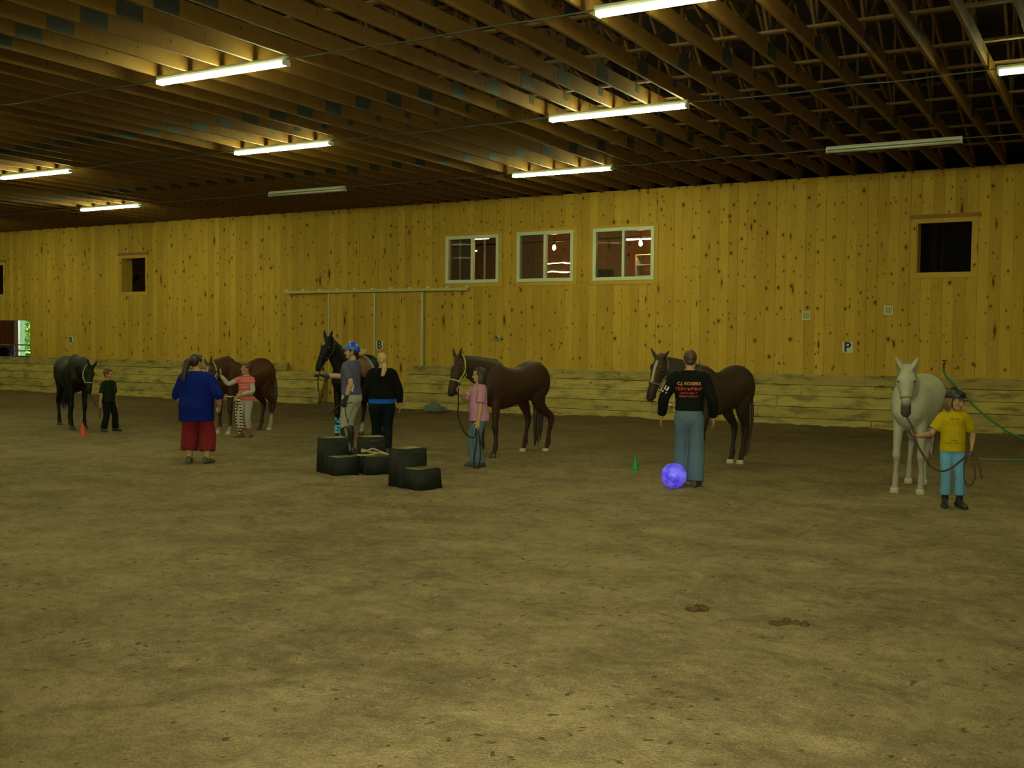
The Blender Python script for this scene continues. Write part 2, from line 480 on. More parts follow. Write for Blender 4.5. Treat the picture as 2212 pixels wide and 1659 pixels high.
WIN = [(-16.55, -14.86, 3.50, 4.78), (-14.30, -12.63, 3.49, 4.80), (-12.07, -10.40, 3.48, 4.80)]
OPN = [(-4.25, -3.09, 3.47, 4.67), (-29.53, -28.37, 3.43, 4.67), (-37.0, -35.74, 3.45, 4.63)]
DOORWAY = (-38.4, -34.28, 0.0, 2.53)
bm = bmesh.new()
holed_wall(bm, -60, 8, -0.05, CEIL + 0.03, WALL_Y, WALL_Y + 0.14, WIN + OPN + [DOORWAY])
struct('wall_front', bm, M_wall)
for nm, lo, hi in (('wall_left', (-60.2, -1.7, 0), (-60, 31.2, 10)), ('wall_right', (8, -1.7, 0), (8.2, 31.2, 10))):
    bm = bmesh.new(); box(bm, lo, hi); struct(nm, bm, M_back)
bm = bmesh.new(); box(bm, (-60.2, -1.8, 0), (8.2, -1.6, 6.1)); struct('wall_back', bm, M_back)

# roof: two slopes over the arena and a lean-to over the stalls behind the pine wall
RIDGE_Y, RIDGE_Z, EAVE = 11.9, 9.7, 6.02
bm = bmesh.new()
prism(bm, [(-1.9, EAVE), (RIDGE_Y, RIDGE_Z), (25.6, EAVE), (31.6, EAVE - 0.0), (31.6, EAVE + .15), (25.6, EAVE + 0.15), (RIDGE_Y, RIDGE_Z + 0.15), (-1.9, EAVE + 0.15)], 'x', -60.3, 8.3)
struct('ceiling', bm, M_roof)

# ------------------------------------------------------------------ kick planks along the foot of the wall
def kickboard(name, spans, seed):
    """spans: list of (x0, x1) per plank row, bottom row first"""
    rs = random.Random(seed); bm = bmesh.new()
    B, T = V((0, 24.60, -0.04)), V((0, 25.13, 1.21)); up = (T - B).normalized(); nrm = V((0, -up.z, up.y))
    L = (T - B).length; n = len(spans); hgt = L / n
    for r, (a, b) in enumerate(spans):
        x = a
        while x < b - 0.02:
            e = min(b, x + rs.uniform(2.6, 4.9))
            if b - e < 0.9: e = b
            off = rs.uniform(0.0, 0.012)
            p0, p1 = B + up * (r * hgt + 0.006), B + up * ((r + 1) * hgt - 0.008)
            f = nrm * (0.045 + off)
            pts = [(p0 + f), (p1 + f), p1, p0]
            sl = 0.0
            prism(bm, [(p.y, p.z) for p in pts], 'x', x + 0.005, e - 0.006)
            x = e
    return struct(name, bm, M_kick)
kickboard('trim_1', [(-60, -20.60), (-60, -20.60), (-60, -20.59), (-60, -20.59), (-60, -22.12)], 3)
kickboard('trim_2', [(-17.76, 8), (-17.73, 8), (-17.70, 8), (-17.66, 8), (-17.62, 8)], 5)

# sliding doors hung from the wall track
bm = bmesh.new(); box(bm, (-20.56, 25.09, 0.02), (-18.935, 25.15, 3.27)); d1 = struct('door_1', bm, M_door)
bm = bmesh.new(); box(bm, (-18.885, 25.09, 0.02), (-17.29, 25.15, 3.27)); d2 = struct('door_2', bm, M_door)
for d, x in ((d1, -18.93), (d2, -17.285)):
    bm = bmesh.new(); box(bm, (x - 0.005, 25.075, 0.02), (x + 0.04, 25.155, 3.27)); obj('edge_strip', bm, M_metal, d, False)
bm = bmesh.new(); box(bm, (-20.6, 25.07, 0.02), (-20.56, 25.155, 3.27)); obj('edge_strip', bm, M_metal, d1, False)
trk = empty('door_track', (-19.0, WALL_Y, 3.33)); tag(trk, 'long galvanised sliding door track on the pine wall above the B sign', 'door track')
bm = bmesh.new()
prism(bm, [(-0.16, -0.035), (-0.16, 0.045), (-0.05, 0.045), (-0.05, -0.035), (-0.075, -0.035), (-0.075, 0.02), (-0.135, 0.02), (-0.135, -0.035)], 'x', -3.25, 3.25)
obj('rail', bm, plain('track_rail_paint', (0.40, 0.33, 0.13), 0.5, 0.4, metal=0.2), trk, False)
for k in range(11):
    bm = bmesh.new(); x = -3.2 + k * 0.64
    box(bm, (x - 0.045, -0.13, 0.046), (x + 0.045, -0.004, 0.085), bevel=0.006)
    obj('bracket', bm, M_white, trk, False)

# ------------------------------------------------------------------ windows in the pine wall
def frame_box(bm, x0, x1, z0, z1, w, y0, y1):
    box(bm, (x0, y0, z1 - w), (x1, y1, z1)); box(bm, (x0, y0, z0), (x1, y1, z0 + w))
    box(bm, (x0, y0, z0 + w), (x0 + w, y1, z1 - w)); box(bm, (x1 - w, y0, z0 + w), (x1, y1, z1 - w))
for k, (x0, x1, z0, z1) in enumerate(WIN):
    root = empty('window_%d' % (k + 1), ((x0 + x1) / 2, WALL_Y, z0)); root['kind'] = 'structure'
    root['label'] = ('leftmost white sliding window in the pine wall, dark inside', 'middle white sliding window with a bulb and stacked light reflections', 'rightmost white sliding window with a bulb near its top')[k]
    hw, hh_ = (x1 - x0) / 2, z1 - z0
    bm = bmesh.new(); frame_box(bm, -hw - 0.10, hw + 0.10, -0.10, hh_ + 0.08, 0.11, -0.022, 0.0); obj('casing', bm, M_case, root, False)
    bm = bmesh.new(); frame_box(bm, -hw, hw, 0, hh_, 0.085, -0.045, 0.10); obj('frame', bm, M_vinyl, root, False)
    bm = bmesh.new(); box(bm, (-0.035, -0.035, 0.085), (0.035, 0.075, hh_ - 0.085)); obj('mullion', bm, M_vinyl, root, False)
    for s, nm in ((-1, 'pane'), (1, 'pane')):
        bm = bmesh.new(); a, b = (0.0, hw - 0.06) if s > 0 else (-hw + 0.06, 0.0)
        y = 0.02 if s > 0 else 0.045
        tilt = Matrix.Translation(V(((a + b) / 2, y, hh_ / 2))) @ Matrix.Rotation(math.radians((-0.25, 0.0, 0.45)[k] * s), 4, 'Z') @ Matrix.Rotation(math.radians((0.3, -0.12, -0.55)[k] * s), 4, 'X')
        w_ = (b - a) / 2
        vs = [bm.verts.new(tilt @ V(p)) for p in ((-w_, 0, -hh_ / 2 + .06), (w_, 0, -hh_ / 2 + .06), (w_, 0, hh_ / 2 - .06), (-w_, 0, hh_ / 2 - .06))]
        bm.faces.new(vs); obj(nm, bm, M_glass if s > 0 else M_glass_dull, root, False)
    bm = bmesh.new(); vs = [bm.verts.new(V(p)) for p in ((-hw + .08, -0.012, .08), (0, -0.012, .08), (0, -0.012, hh_ - .08), (-hw + .08, -0.012, hh_ - .08))]
    bm.faces.new(vs); obj('insect_screen', bm, M_screen, root, False)
for k, (x0, x1, z0, z1) in enumerate(OPN):
    root = empty('window_%d' % (k + 4), ((x0 + x1) / 2, WALL_Y, z0)); root['kind'] = 'structure'
    root['label'] = ('open unglazed loft window above the white horse', 'open unglazed loft window high above the boy', 'unglazed loft window cut by the left edge of the view')[k]
    hw, hh_ = (x1 - x0) / 2, z1 - z0
    bm = bmesh.new(); frame_box(bm, -hw - 0.10, hw + 0.10, -0.09, hh_ + 0.0, 0.10, -0.022, 0.0); obj('casing', bm, M_case, root, False)
    bm = bmesh.new(); box(bm, (-hw - 0.14, -0.045, hh_), (hw + 0.14, 0, hh_ + 0.085)); obj('header', bm, M_case_dark, root, False)
    bm = bmesh.new(); frame_box(bm, -hw, hw, 0, hh_, 0.03, 0.0, 0.42); obj('jamb', bm, M_case, root, False)

# ------------------------------------------------------------------ behind the pine wall: stalls, loft, the lit room, the way out
bm = bmesh.new(); holed_wall(bm, -60, -33.25, -0.05, 6.05, 31.0, 31.2, [(-43.25, -40.4, 0.0, 2.95)]); struct('wall_outer', bm, M_aisle)
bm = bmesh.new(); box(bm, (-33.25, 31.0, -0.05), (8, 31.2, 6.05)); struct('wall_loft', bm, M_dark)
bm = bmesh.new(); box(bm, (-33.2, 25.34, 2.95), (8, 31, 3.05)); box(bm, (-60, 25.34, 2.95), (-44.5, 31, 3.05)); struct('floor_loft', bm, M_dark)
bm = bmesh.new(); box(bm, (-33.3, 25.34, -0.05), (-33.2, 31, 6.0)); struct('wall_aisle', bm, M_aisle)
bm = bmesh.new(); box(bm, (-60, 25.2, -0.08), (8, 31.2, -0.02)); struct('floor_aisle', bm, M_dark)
RX0, RX1, RY0, RY1, RZ0, RZ1 = -19.2, -8.6, 25.35, 29.6, 2.9, 5.25
bm = bmesh.new()
box(bm, (RX0 - .1, RY0, RZ0 - .1), (RX0, RY1, RZ1)); box(bm, (RX1, RY0, RZ0 - .1), (RX1 + .1, RY1, RZ1)); box(bm, (RX0 - .1, RY1, RZ0 - .1), (RX1 + .1, RY1 + .1, RZ1))
struct('wall_room', bm, M_room)
bm = bmesh.new(); box(bm, (RX0 - .1, RY0, RZ1), (RX1 + .1, RY1 + .1, RZ1 + .1)); struct('ceiling_room', bm, M_room)
bm = bmesh.new(); box(bm, (RX0 - .1, RY0, RZ0 - .1), (RX1 + .1, RY1 + .1, RZ0)); struct('floor_room', bm, M_room)
for x, lab in ((-17.45, 'pale upright pipe behind the left pane of the leftmost white window'), (-16.6, 'pale upright pipe behind the right pane of the leftmost white window')):
    bm = bmesh.new(); tube(bm, [(x, 27.3, 2.9), (x, 27.3, 5.25)], 0.035, 8, 1); tag(obj('pipe', bm, M_white), lab, 'pipe')
M_bulb = glow('bulb_glass', (1.0, 0.52, 0.18), 300.0)
for (x, y, z, lab) in ((-14.41, 27.5, 4.62, 'glowing bulb behind the middle white window'), (-11.76, 27.5, 4.64, 'glowing bulb behind the rightmost white window'), (-46.5, 28.0, 2.45, 'added unseen bulb brightening the aisle left of the doorway')):  # the aisle bulb is added out of view to brighten the wall there
    b = empty('light_bulb', (x, y, z)); tag(b, lab, 'light bulb')
    bm = bmesh.new(); loft(bm, [(V((0, 0, -.10)), V((.01, 0, 0)), V((0, .01, 0))), (V((0, 0, -.07)), V((.042, 0, 0)), V((0, .042, 0))), (V((0, 0, -.02)), V((.05, 0, 0)), V((0, .05, 0))), (V((0, 0, .05)), V((.022, 0, 0)), V((0, .022, 0)))], 14, 3)
    obj('bulb', bm, M_bulb, b)
    bm = bmesh.new(); tube(bm, [(0, 0, .05), (0, 0, .12)], .026, 10, 1); tube(bm, [(0, 0, .12), (0, 0, (RZ1 if x > -30 else 2.95) - z)], .008, 6, 1); obj('socket', bm, M_black, b)
bm = bmesh.new(); tube(bm, [(-18.5, 27.55, 4.76), (-14.4, 27.55, 4.78), (-9.2, 27.55, 4.82)], .02, 8, 2); tag(obj('ceiling_wire', bm, M_black), 'dark wire strung past both bulbs behind the windows', 'wire')
cab = empty('shelf_unit', (-11.75, 28.1, 2.9)); tag(cab, 'white shelf unit behind the right pane of the rightmost window', 'shelf')
bm = bmesh.new()
for x in (-.33, .31): box(bm, (x, -.2, 0), (x + .03, .2, 1.45))
obj('side_panels', bm, M_white, cab, False)
for z in (0.1, .5, .85, 1.15, 1.43):
    bm = bmesh.new(); box(bm, (-.33, -.2, z), (.33, .2, z + .025)); obj('shelf', bm, M_white, cab, False)
tank = empty('water_heater', (-15.9, 27.6, 2.9)); tag(tank, 'pale upright tank behind the left pane of the middle window', 'water heater')
bm = bmesh.new(); tube(bm, [(0, 0, .03), (0, 0, 1.15)], .17, 20, 1); obj('tank_body', bm, M_white, tank)
bm = bmesh.new(); tube(bm, [(0, 0, 1.2), (0, 0, 1.4)], .03, 10, 1); obj('flue', bm, M_metal, tank)
ac = empty('armchair', (-13.0, 27.3, 2.9)); tag(ac, 'dark green padded armchair behind the left pane of the rightmost window', 'armchair')
Mg = cloth('dark_green_upholstery', (0.03, 0.05, 0.025))
for nm, lo, hi in (('seat', (-.35, -.35, .1), (.35, .35, .48)), ('backrest', (-.38, .22, .3), (.38, .45, 1.05)), ('armrest', (-.5, -.35, .1), (-.34, .35, .68)), ('armrest', (.34, -.35, .1), (.5, .35, .68))):
    bm = bmesh.new(); box(bm, lo, hi, bevel=0.07); obj(nm, bm, Mg, ac)
# loft timbers seen dimly through the right-hand opening
for (x, y, w_) in ((-4.55, 28.0, .42), (-4.1, 27.6, .08)):
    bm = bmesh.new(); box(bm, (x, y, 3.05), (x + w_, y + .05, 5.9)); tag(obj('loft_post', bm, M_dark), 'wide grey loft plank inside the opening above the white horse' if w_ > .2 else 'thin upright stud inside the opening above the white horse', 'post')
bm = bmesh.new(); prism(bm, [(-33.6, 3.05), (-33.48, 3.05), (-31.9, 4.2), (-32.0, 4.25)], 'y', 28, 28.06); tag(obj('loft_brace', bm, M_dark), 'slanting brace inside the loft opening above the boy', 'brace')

# ------------------------------------------------------------------ outdoors beyond the left doorway
M_grass = plain('mown_grass', (0.16, 0.30, 0.05), 0.9, 0.1, var=0.5, scale=1.5)
bm = bmesh.new(); box(bm, (-130, 31.2, -0.3), (-20, 140, -0.06)); struct('ground_outside', bm, M_grass)
def leaf_mat(n, a, b):
    t = NT(n); oi = t.n('TexCoord'); f = t.noise(oi.outputs['Object'], 2.2, 3)
    return t.done(t.mix(t.ramp(f, 0.35, 0.65), a, b), 0.6, 0.2)
M_leaf = leaf_mat('sunlit_leaves', (0.08, 0.22, 0.04), (0.40, 0.55, 0.12))
M_bark = plain('pale_bark', (0.66, 0.63, 0.66), 0.9, 0.1, var=0.25, scale=4, bump=0.5)
def shrub(x, y, r, hgt, n, seed, lab):
    rs = random.Random(seed); root = empty('shrub', (x, y, -0.06)); tag(root, lab, 'shrub')
    bm = bmesh.new()
    for _ in range(n):
        u = rs.uniform(-1, 1); a = rs.uniform(0, 2 * PI); q = rs.random() ** .4
        s = math.sqrt(1 - u * u)
        c = V((r * q * s * math.cos(a), r * q * s * math.sin(a), hgt * .52 + hgt * .5 * q * u))
        R = Matrix.Rotation(rs.uniform(0, 6.3), 3, 'Z') @ Matrix.Rotation(rs.uniform(0, 6.3), 3, 'X'); d = rs.uniform(.12, .26)
        bm.faces.new([bm.verts.new(c + R @ V(p)) for p in ((-d, 0, 0), (0, -d * .5, 0), (d, 0, 0), (0, d * .5, 0))])
    obj('foliage', bm, M_leaf, root, False)
    bm = bmesh.new()
    for k in range(5):
        a = k * 1.26; tube(bm, [(0, 0, 0), (r * .3 * math.cos(a), r * .3 * math.sin(a), hgt * .4), (r * .55 * math.cos(a), r * .55 * math.sin(a), hgt * .75)], [.06, .04, .015], 6, 2)
    obj('stem', bm, M_bark, root)
shrub(-70.0, 51.3, 2.6, 5.2, 1500, 1, 'tall sunlit leafy shrub beyond the left doorway')
shrub(-62.2, 45.6, 0.9, 1.3, 500, 2, 'low pale green bush at the foot of the trunk outdoors')
shrub(-85.0, 61.5, 5.0, 7.5, 1800, 3, 'far leafy bush filling the background outdoors')
tr = empty('tree', (-58.2, 42.0, -0.06)); tag(tr, 'thick pale tree trunk standing outdoors past the doorway', 'tree')
bm = bmesh.new(); tube(bm, [(0, 0, 0), (0, 0, .6), (.03, 0, 2.5), (-.05, .1, 6)], [.46, .34, .31, .26], 14, 3); obj('trunk', bm, M_bark, tr)
bm = bmesh.new()
rs = random.Random(9)
for _ in range(500):
    c = V((rs.gauss(0, 1.5), rs.gauss(0, 1.5), 6.5 + rs.gauss(0, .9))); R = Matrix.Rotation(rs.uniform(0, 6.3), 3, 'Z') @ Matrix.Rotation(rs.uniform(0, 6.3), 3, 'X'); d = .25
    bm.faces.new([bm.verts.new(c + R @ V(p)) for p in ((-d, 0, 0), (0, -d * .5, 0), (d, 0, 0), (0, d * .5, 0))])
obj('crown', bm, M_leaf, tr, False)
gt = empty('pipe_gate', (-42.3, 30.2, -0.02)); tag(gt, 'tubular pipe gate across the bright way out at far left', 'gate')
for z in (0.45, .75, 1.13, 1.36, 1.62):
    bm = bmesh.new(); tube(bm, [(-2.6, 0, z), (2.2, 0, z)], .025, 8, 1); obj('rail', bm, M_metal, gt)
for x in (-2.6, .23, 2.2):
    bm = bmesh.new(); tube(bm, [(x, 0, 0.0), (x - (.12 if x == .23 else 0), 0, 1.66)], .032, 8, 1); obj('post', bm, M_metal, gt)
bk = empty('bin', (-42.15, 29.75, -0.02)); tag(bk, 'black bin standing in the aisle beyond the left doorway', 'bin')
bm = bmesh.new(); loft(bm, [(V((0, 0, 0)), V((.22, 0, 0)), V((0, .22, 0))), (V((0, 0, 1.35)), V((.26, 0, 0)), V((0, .26, 0)))], 20, 1); obj('bin_body', bm, M_black, bk)
bm = bmesh.new(); loft(bm, [(V((0, 0, 1.35)), V((.28, 0, 0)), V((0, .28, 0))), (V((0, 0, 1.40)), V((.27, 0, 0)), V((0, .27, 0))), (V((0, 0, 1.52)), V((.12, 0, 0)), V((0, .12, 0)))], 20, 2); obj('lid', bm, M_black, bk)

# ------------------------------------------------------------------ roof trusses
def bm_box(lo, hi, M=None):
    bm = bmesh.new(); box(bm, lo, hi, M); return bm
def beam(p, q, w, d):
    """box beam in the y-z plane from p to q; w along x, d in the plane"""
    p, q = V((0, *p)), V((0, *q)); t = (q - p).normalized(); n = V((0, -t.z, t.y)); bm = bmesh.new()
    vs = [bm.verts.new(c + V((sx * w / 2, 0, 0)) + n * (sn * d / 2)) for c in (p, q) for sx in (-1, 1) for sn in (-1, 1)]
    for f in ((0, 1, 3, 2), (4, 6, 7, 5), (0, 4, 5, 1), (2, 3, 7, 6), (0, 2, 6, 4), (1, 5, 7, 3)): bm.faces.new([vs[i] for i in f])
    return bm
CH = 0.22
slope = lambda y: EAVE - 0.06 + (RIDGE_Z - EAVE) * (1 - abs(y - RIDGE_Y) / (25.6 - RIDGE_Y))
pieces = [('bottom_chord', bm_box((-.022, -1.5, 0), (.022, 25.52, CH)), M_chord)]
for a, b in ((-1.55, RIDGE_Y), (RIDGE_Y, 25.55)):
    pieces.append(('top_chord', beam((a, slope(a) - CEIL - .07), (b, slope(b) - CEIL - .07), .044, .14), M_chord))
PAN = [3.7, 9.15, 14.5, 19.75]; TOP = [1.2, 6.4, RIDGE_Y, 17.2, 22.4]
for y in PAN: pieces.append(('web', beam((y, CH), (y, slope(y) - CEIL - .12), .04, .09), M_web))
for a, b in ((3.7, 6.4), (9.15, 6.4), (9.15, RIDGE_Y), (14.5, RIDGE_Y), (14.5, 17.2), (19.75, 17.2), (19.75, 22.4)): pieces.append(('web', beam((a, CH), (b, slope(b) - CEIL - .12), .04, .09), M_web))
for y, w_, h_ in ((3.7, .36, .2), (9.15, .40, .2), (14.5, .40, .2), (19.75, .36, .2), (15.75, .15, .13), (6.4, .15, .12), (22.4, .16, .12)):
    z0 = .005 if w_ > .3 else .09
    pieces.append(('gusset_plate', bm_box((-.026, y - w_ / 2, z0), (.026, y + w_ / 2, z0 + h_)), M_plate))
TR_LAB = 'pine roof truss in the long row of closely spaced trusses overhead'
proto = empty('roof_truss', (-2.5, 0, CEIL)); tag(proto, TR_LAB, 'roof truss', 'roof trusses overhead')
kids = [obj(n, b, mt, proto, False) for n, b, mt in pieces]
for k in range(-8, 63):
    if k == 0: continue
    t = proto.copy(); COL.objects.link(t); t.location = (-2.5 - 0.622 * k, 0, CEIL)
    for c in kids:
        d = c.copy(); COL.objects.link(d); d.parent = t
for y in (2.2, 5.0, 7.8, 10.6, 12.3, 14.05, 15.75, 17.05, 19.1, 21.6, 23.6):
    bm = bmesh.new(); box(bm, (-41.2, y - .045, CEIL + CH), (2.6, y + .045, CEIL + CH + .035))
    tag(obj('lateral_brace', bm, M_brace, None, False), 'long flat brace running across the tops of the truss chords', 'brace', 'braces along the trusses')
for k in range(22):
    y = -0.8 + k * 1.21
    bm = bmesh.new(); z = slope(y) - 0.0
    box(bm, (-41.2, y - .045, z - .0), (2.6, y + .045, z + .038))
    tag(obj('roof_purlin', bm, M_web, None, False), 'roof purlin lying across the truss tops under the dark roof', 'purlin', 'roof purlins')

# ------------------------------------------------------------------ fluorescent strip lights and their conduits
def fixture(x, y, lit, lab, group=None):
    r = empty('fluorescent_light', (x, y, CEIL)); tag(r, lab, 'strip light', group)
    bm = bmesh.new(); prism(bm, [(-.04, 0), (.04, 0), (.052, -.03), (.052, -.062), (-.052, -.062), (-.052, -.03)], 'x', -1.22, 1.22); obj('housing', bm, M_white, r, False)
    for sx in (-1, 1):
        bm = bmesh.new(); box(bm, (min(sx * 1.19, sx * 1.22), -.072, -.125), (max(sx * 1.19, sx * 1.22), .072, -.065), bevel=.006); obj('end_socket', bm, M_white, r, False)
    for sy in (-1, 1):
        bm = bmesh.new()
        rows = [(V((x_, sy * .042, -.098)), V((0, .02, 0)), V((0, 0, .02))) for x_ in (-1.185, 1.185)]
        loft(bm, rows, 10, 1); obj('tube', bm, M_tube if lit else M_tube_off, r)
ROWS = {
 21.3: [(-39.8, 1, None), (-32.7, 1, None), (-25.4, 1, 'lit strip light over the wall farthest left, above the open loft window'), (-18.2, 0, 'unlit white strip light nearest the wall above the door track'), (-11.0, 1, 'lit strip light in the row nearest the wall, above the middle window'), (-4.05, 0, 'unlit white strip light nearest the wall at the upper right'), (3.0, 1, None)],
 16.25: [(-36.3, 1, None), (-29.1, 1, None), (-21.85, 1, 'lit strip light at the far left of the middle row'), (-14.5, 1, 'second lit strip light from the left in the middle row'), (-7.4, 1, 'lit strip light in the middle row right of the picture centre'), (-0.52, 1, 'lit strip light cut by the right edge of the view')],
 11.3: [(-25.5, 1, None), (-18.3, 1, None), (-11.22, 1, 'large lit strip light at the upper left in the nearest visible row'), (-4.2, 1, 'largest lit strip light, cut by the top edge of the view'), (2.9, 1, None)],
 6.2: [(-22.9, 1, None), (-15.7, 1, None), (-8.5, 1, None), (-1.3, 1, None)],
 1.2: [(-25.4, 1, None), (-18.3, 1, None), (-11.2, 1, None), (-4.2, 1, None), (2.9, 1, None)],
}
OFF = 'lit strip light outside the view, lighting the arena from the rows of fixtures'
for y, row in ROWS.items():
    prev = None
    for x, lit, lab in row:
        fixture(x, y, lit, lab or OFF, 'arena strip lights' if lab else 'strip lights outside the view')
        if prev is not None:
            rs = random.Random(int(x * 10)); n = 7; a, b = prev + 1.22, x - 1.22
            pts = [(a + (b - a) * i / n, y + (rs.uniform(-.025, .025) if 0 < i < n else 0), CEIL - .035 - (rs.uniform(0.0, .025) if 0 < i < n else 0)) for i in range(n + 1)]
            bm = bmesh.new(); tube(bm, pts, .011, 6, 4, up=V((0, 0, 1)))
            c = obj('conduit', bm, M_conduit)
            near = {21.3: 'thin metal conduit linking strip lights in the row nearest the wall', 16.25: 'thin metal conduit linking strip lights in the middle row', 11.3: 'thin metal conduit linking the nearest visible strip lights'}.get(y, 'thin metal conduit between strip lights outside the view')
            tag(c, near, 'conduit', {21.3: 'conduits nearest the wall', 16.25: 'conduits of the middle row', 11.3: 'conduits of the nearest visible row'}.get(y, 'conduits outside the view'))
        prev = x

# ------------------------------------------------------------------ things fixed to the wall
def text_mesh(s, size, bold=0.0):
    cu = bpy.data.curves.new('text', 'FONT'); cu.body = s; cu.size = size; cu.align_x = 'CENTER'; cu.align_y = 'CENTER'; cu.offset = bold; cu.extrude = 0.0
    o = bpy.data.objects.new('text', cu); COL.objects.link(o)
    me = bpy.data.meshes.new_from_object(o.evaluated_get(bpy.context.evaluated_depsgraph_get()))
    bpy.data.objects.remove(o)
    return me
M_sign = plain('white_sign_board', (0.42, 0.44, 0.36), 0.5, 0.3, var=0.03)
for ch, x0, x1, z0, z1, lab in (('R', -32.20, -31.97, 1.70, 1.96, 'white square sign with a black letter R on the wall above the boy'), ('B', -18.84, -18.61, 1.66, 1.90, 'white square sign with a black letter B on the sliding door'), ('P', -5.79, -5.56, 1.73, 1.97, 'white square sign with a black letter P left of the white horse')):
    y = 25.085 if ch == 'B' else WALL_Y
    s = empty('letter_sign', ((x0 + x1) / 2, y, (z0 + z1) / 2)); tag(s, lab, 'sign')
    w_, h_ = (x1 - x0) / 2, (z1 - z0) / 2
    bm = bmesh.new(); box(bm, (-w_, -.012, -h_), (w_, 0, h_)); obj('board', bm, M_sign, s, False)
    me = text_mesh(ch, .30, .008)
    for v in me.vertices: v.co = V((v.co.x, -.0135, v.co.y - .005))
    link('letter', me, M_black, s)
for x, z, lab in ((-6.615, 2.57, 'left small square grey box with a pale rim on the pine wall'), (-4.795, 2.68, 'right small square grey box with a pale rim under the loft window')):
    s = empty('junction_box', (x, WALL_Y, z)); tag(s, lab, 'electrical box')
    bm = bmesh.new(); frame_box(bm, -.095, .095, -.095, .095, .02, -.03, 0); obj('rim', bm, M_vinyl, s, False)
    bm = bmesh.new(); box(bm, (-.076, -.018, -.076), (.076, 0, .076)); obj('cover_plate', bm, plain('grey_cover', (.26, .25, .12), .5), s, False)
s = empty('wall_medallion', (-14.89, WALL_Y, 2.02)); tag(s, 'small round white plaque with a dark horse mark on the pine wall', 'plaque')
bm = bmesh.new(); tube(bm, [(0, 0, 0), (0, -.025, 0)], .105, 24, 1, up=V((0, 0, 1)), flat=True); obj('disc', bm, plain('plaque_paint', (.26, .27, .15), .5), s)
bm = bmesh.new()
for c, r in (((-.03, -.026, .02), (.028, .004, .016)), ((.005, -.026, .0), (.03, .004, .018)), ((.03, -.026, -.015), (.022, .004, .02)), ((-.012, -.026, -.035), (.008, .004, .03))): ball(bm, c, r, 8)
obj('mark', bm, plain('plaque_mark', (.05, .05, .02), .7), s)
sp = empty('spigot', (-3.60, WALL_Y, 1.52)); tag(sp, 'dark water spigot on the pine wall above the child in the black helmet', 'tap')
Mb = plain('dark_brass', (.05, .05, .035), .4, .5, metal=.5)
bm = bmesh.new(); tube(bm, [(0, 0, 0), (0, -.07, 0), (0, -.10, -.03), (0, -.11, -.10)], [.022, .022, .02, .022], 10, 3, up=V((1, 0, 0))); obj('tap_body', bm, Mb, sp)
bm = bmesh.new(); tube(bm, [(0, -.055, .02), (0, -.055, .06)], .008, 8, 1); tube(bm, [(-.04, -.055, .065), (.04, -.055, .065)], .014, 8, 1); obj('handle', bm, Mb, sp)
M_hose = plain('green_hose', (.02, .16, .055), .45, .4)
bm = bmesh.new(); tube(bm, [(-3.60, 25.09, 1.41), (-3.56, 25.02, 1.28), (-3.30, 24.85, 1.00), (-2.90, 24.55, .64), (-2.45, 24.15, .33), (-2.05, 23.75, .13), (-1.5, 23.2, .03), (-.4, 22.6, .01), (2.2, 22.2, .02)], .021, 8, 4, up=V((0, 0, 1)))
tag(obj('garden_hose', bm, M_hose), 'green hose running down from the spigot to the sand', 'hose')
bm = bmesh.new(); tube(bm, [(-3.0, 19.6, .0), (-2.5, 19.75, .008), (-2.1, 19.7, .006), (-1.6, 19.9, .008), (-1.0, 20.2, .0)], .012, 8, 4, up=V((0, 0, 1)))
tag(obj('hose_end', bm, M_hose), 'length of green hose lying on the sand behind the child in yellow', 'hose')
# ------------------------------------------------------------------ horses
M_coat = coat_mat('horse_coat', 0.22, 0.5, 90.0, (0.20, 0.13, 0.08))
M_coat_roan = coat_mat('roan_coat', 0.30, 0.6, 110.0, (0.17, 0.11, 0.07))
M_coat_dark = coat_mat('dark_coat', 0.14, 0.6, 110.0, (0.05, 0.04, 0.03))
M_coat_white = coat_mat('white_coat', 0.10, 0.65, 40.0, (0.40, 0.38, 0.30))
M_hoof_dark = plain('dark_hoof', (.045, .035, .025), .6)
M_hoof_pale = plain('pale_hoof', (.34, .29, .20), .6)
M_eye = plain('dark_eye', (.008, .008, .012), .03, .9, var=0)
M_eyeshine = NT('eyeshine_mirror'); M_eyeshine.b.inputs['Metallic'].default_value = 1.0; M_eyeshine = M_eyeshine.done((.38, .66, 1.0), .33, .5)
TORSO = [(a, b - (.022 if -.5 < a < .4 else .006), c, d + (.022 if -.5 < a < .4 else .006)) for a, b, c, d in [(-.815, 1.17, .06, .10), (-.76, 1.19, .16, .20), (-.66, 1.215, .235, .275), (-.52, 1.215, .268, .305), (-.34, 1.195, .268, .305), (-.12, 1.155, .270, .305), (.12, 1.125, .272, .320), (.30, 1.125, .258, .338), (.44, 1.150, .232, .362), (.56, 1.150, .212, .335), (.66, 1.125, .188, .265), (.74, 1.10, .135, .18), (.79, 1.09, .06, .09)]]

def torso_at(x):
    xs_ = [t[0] for t in TORSO]
    return [float(np.interp(x, xs_, [t[i] for t in TORSO])) for i in (1, 2, 3)]

HEAD = [(-.07, .045, .045), (0, .088, .074), (.10, .120, .092), (.25, .138, .106), (.40, .128, .094), (.53, .100, .073), (.68, .078, .060), (.83, .070, .062), (.94, .062, .058), (1.0, .045, .044), (1.03, .02, .02)]
FRONT = lambda q: float(np.interp(q, [-.07, 0, .2, .35, .6, .85, 1.0, 1.03], [-.045, .0, .028, .030, .018, .014, -.004, -.02]))

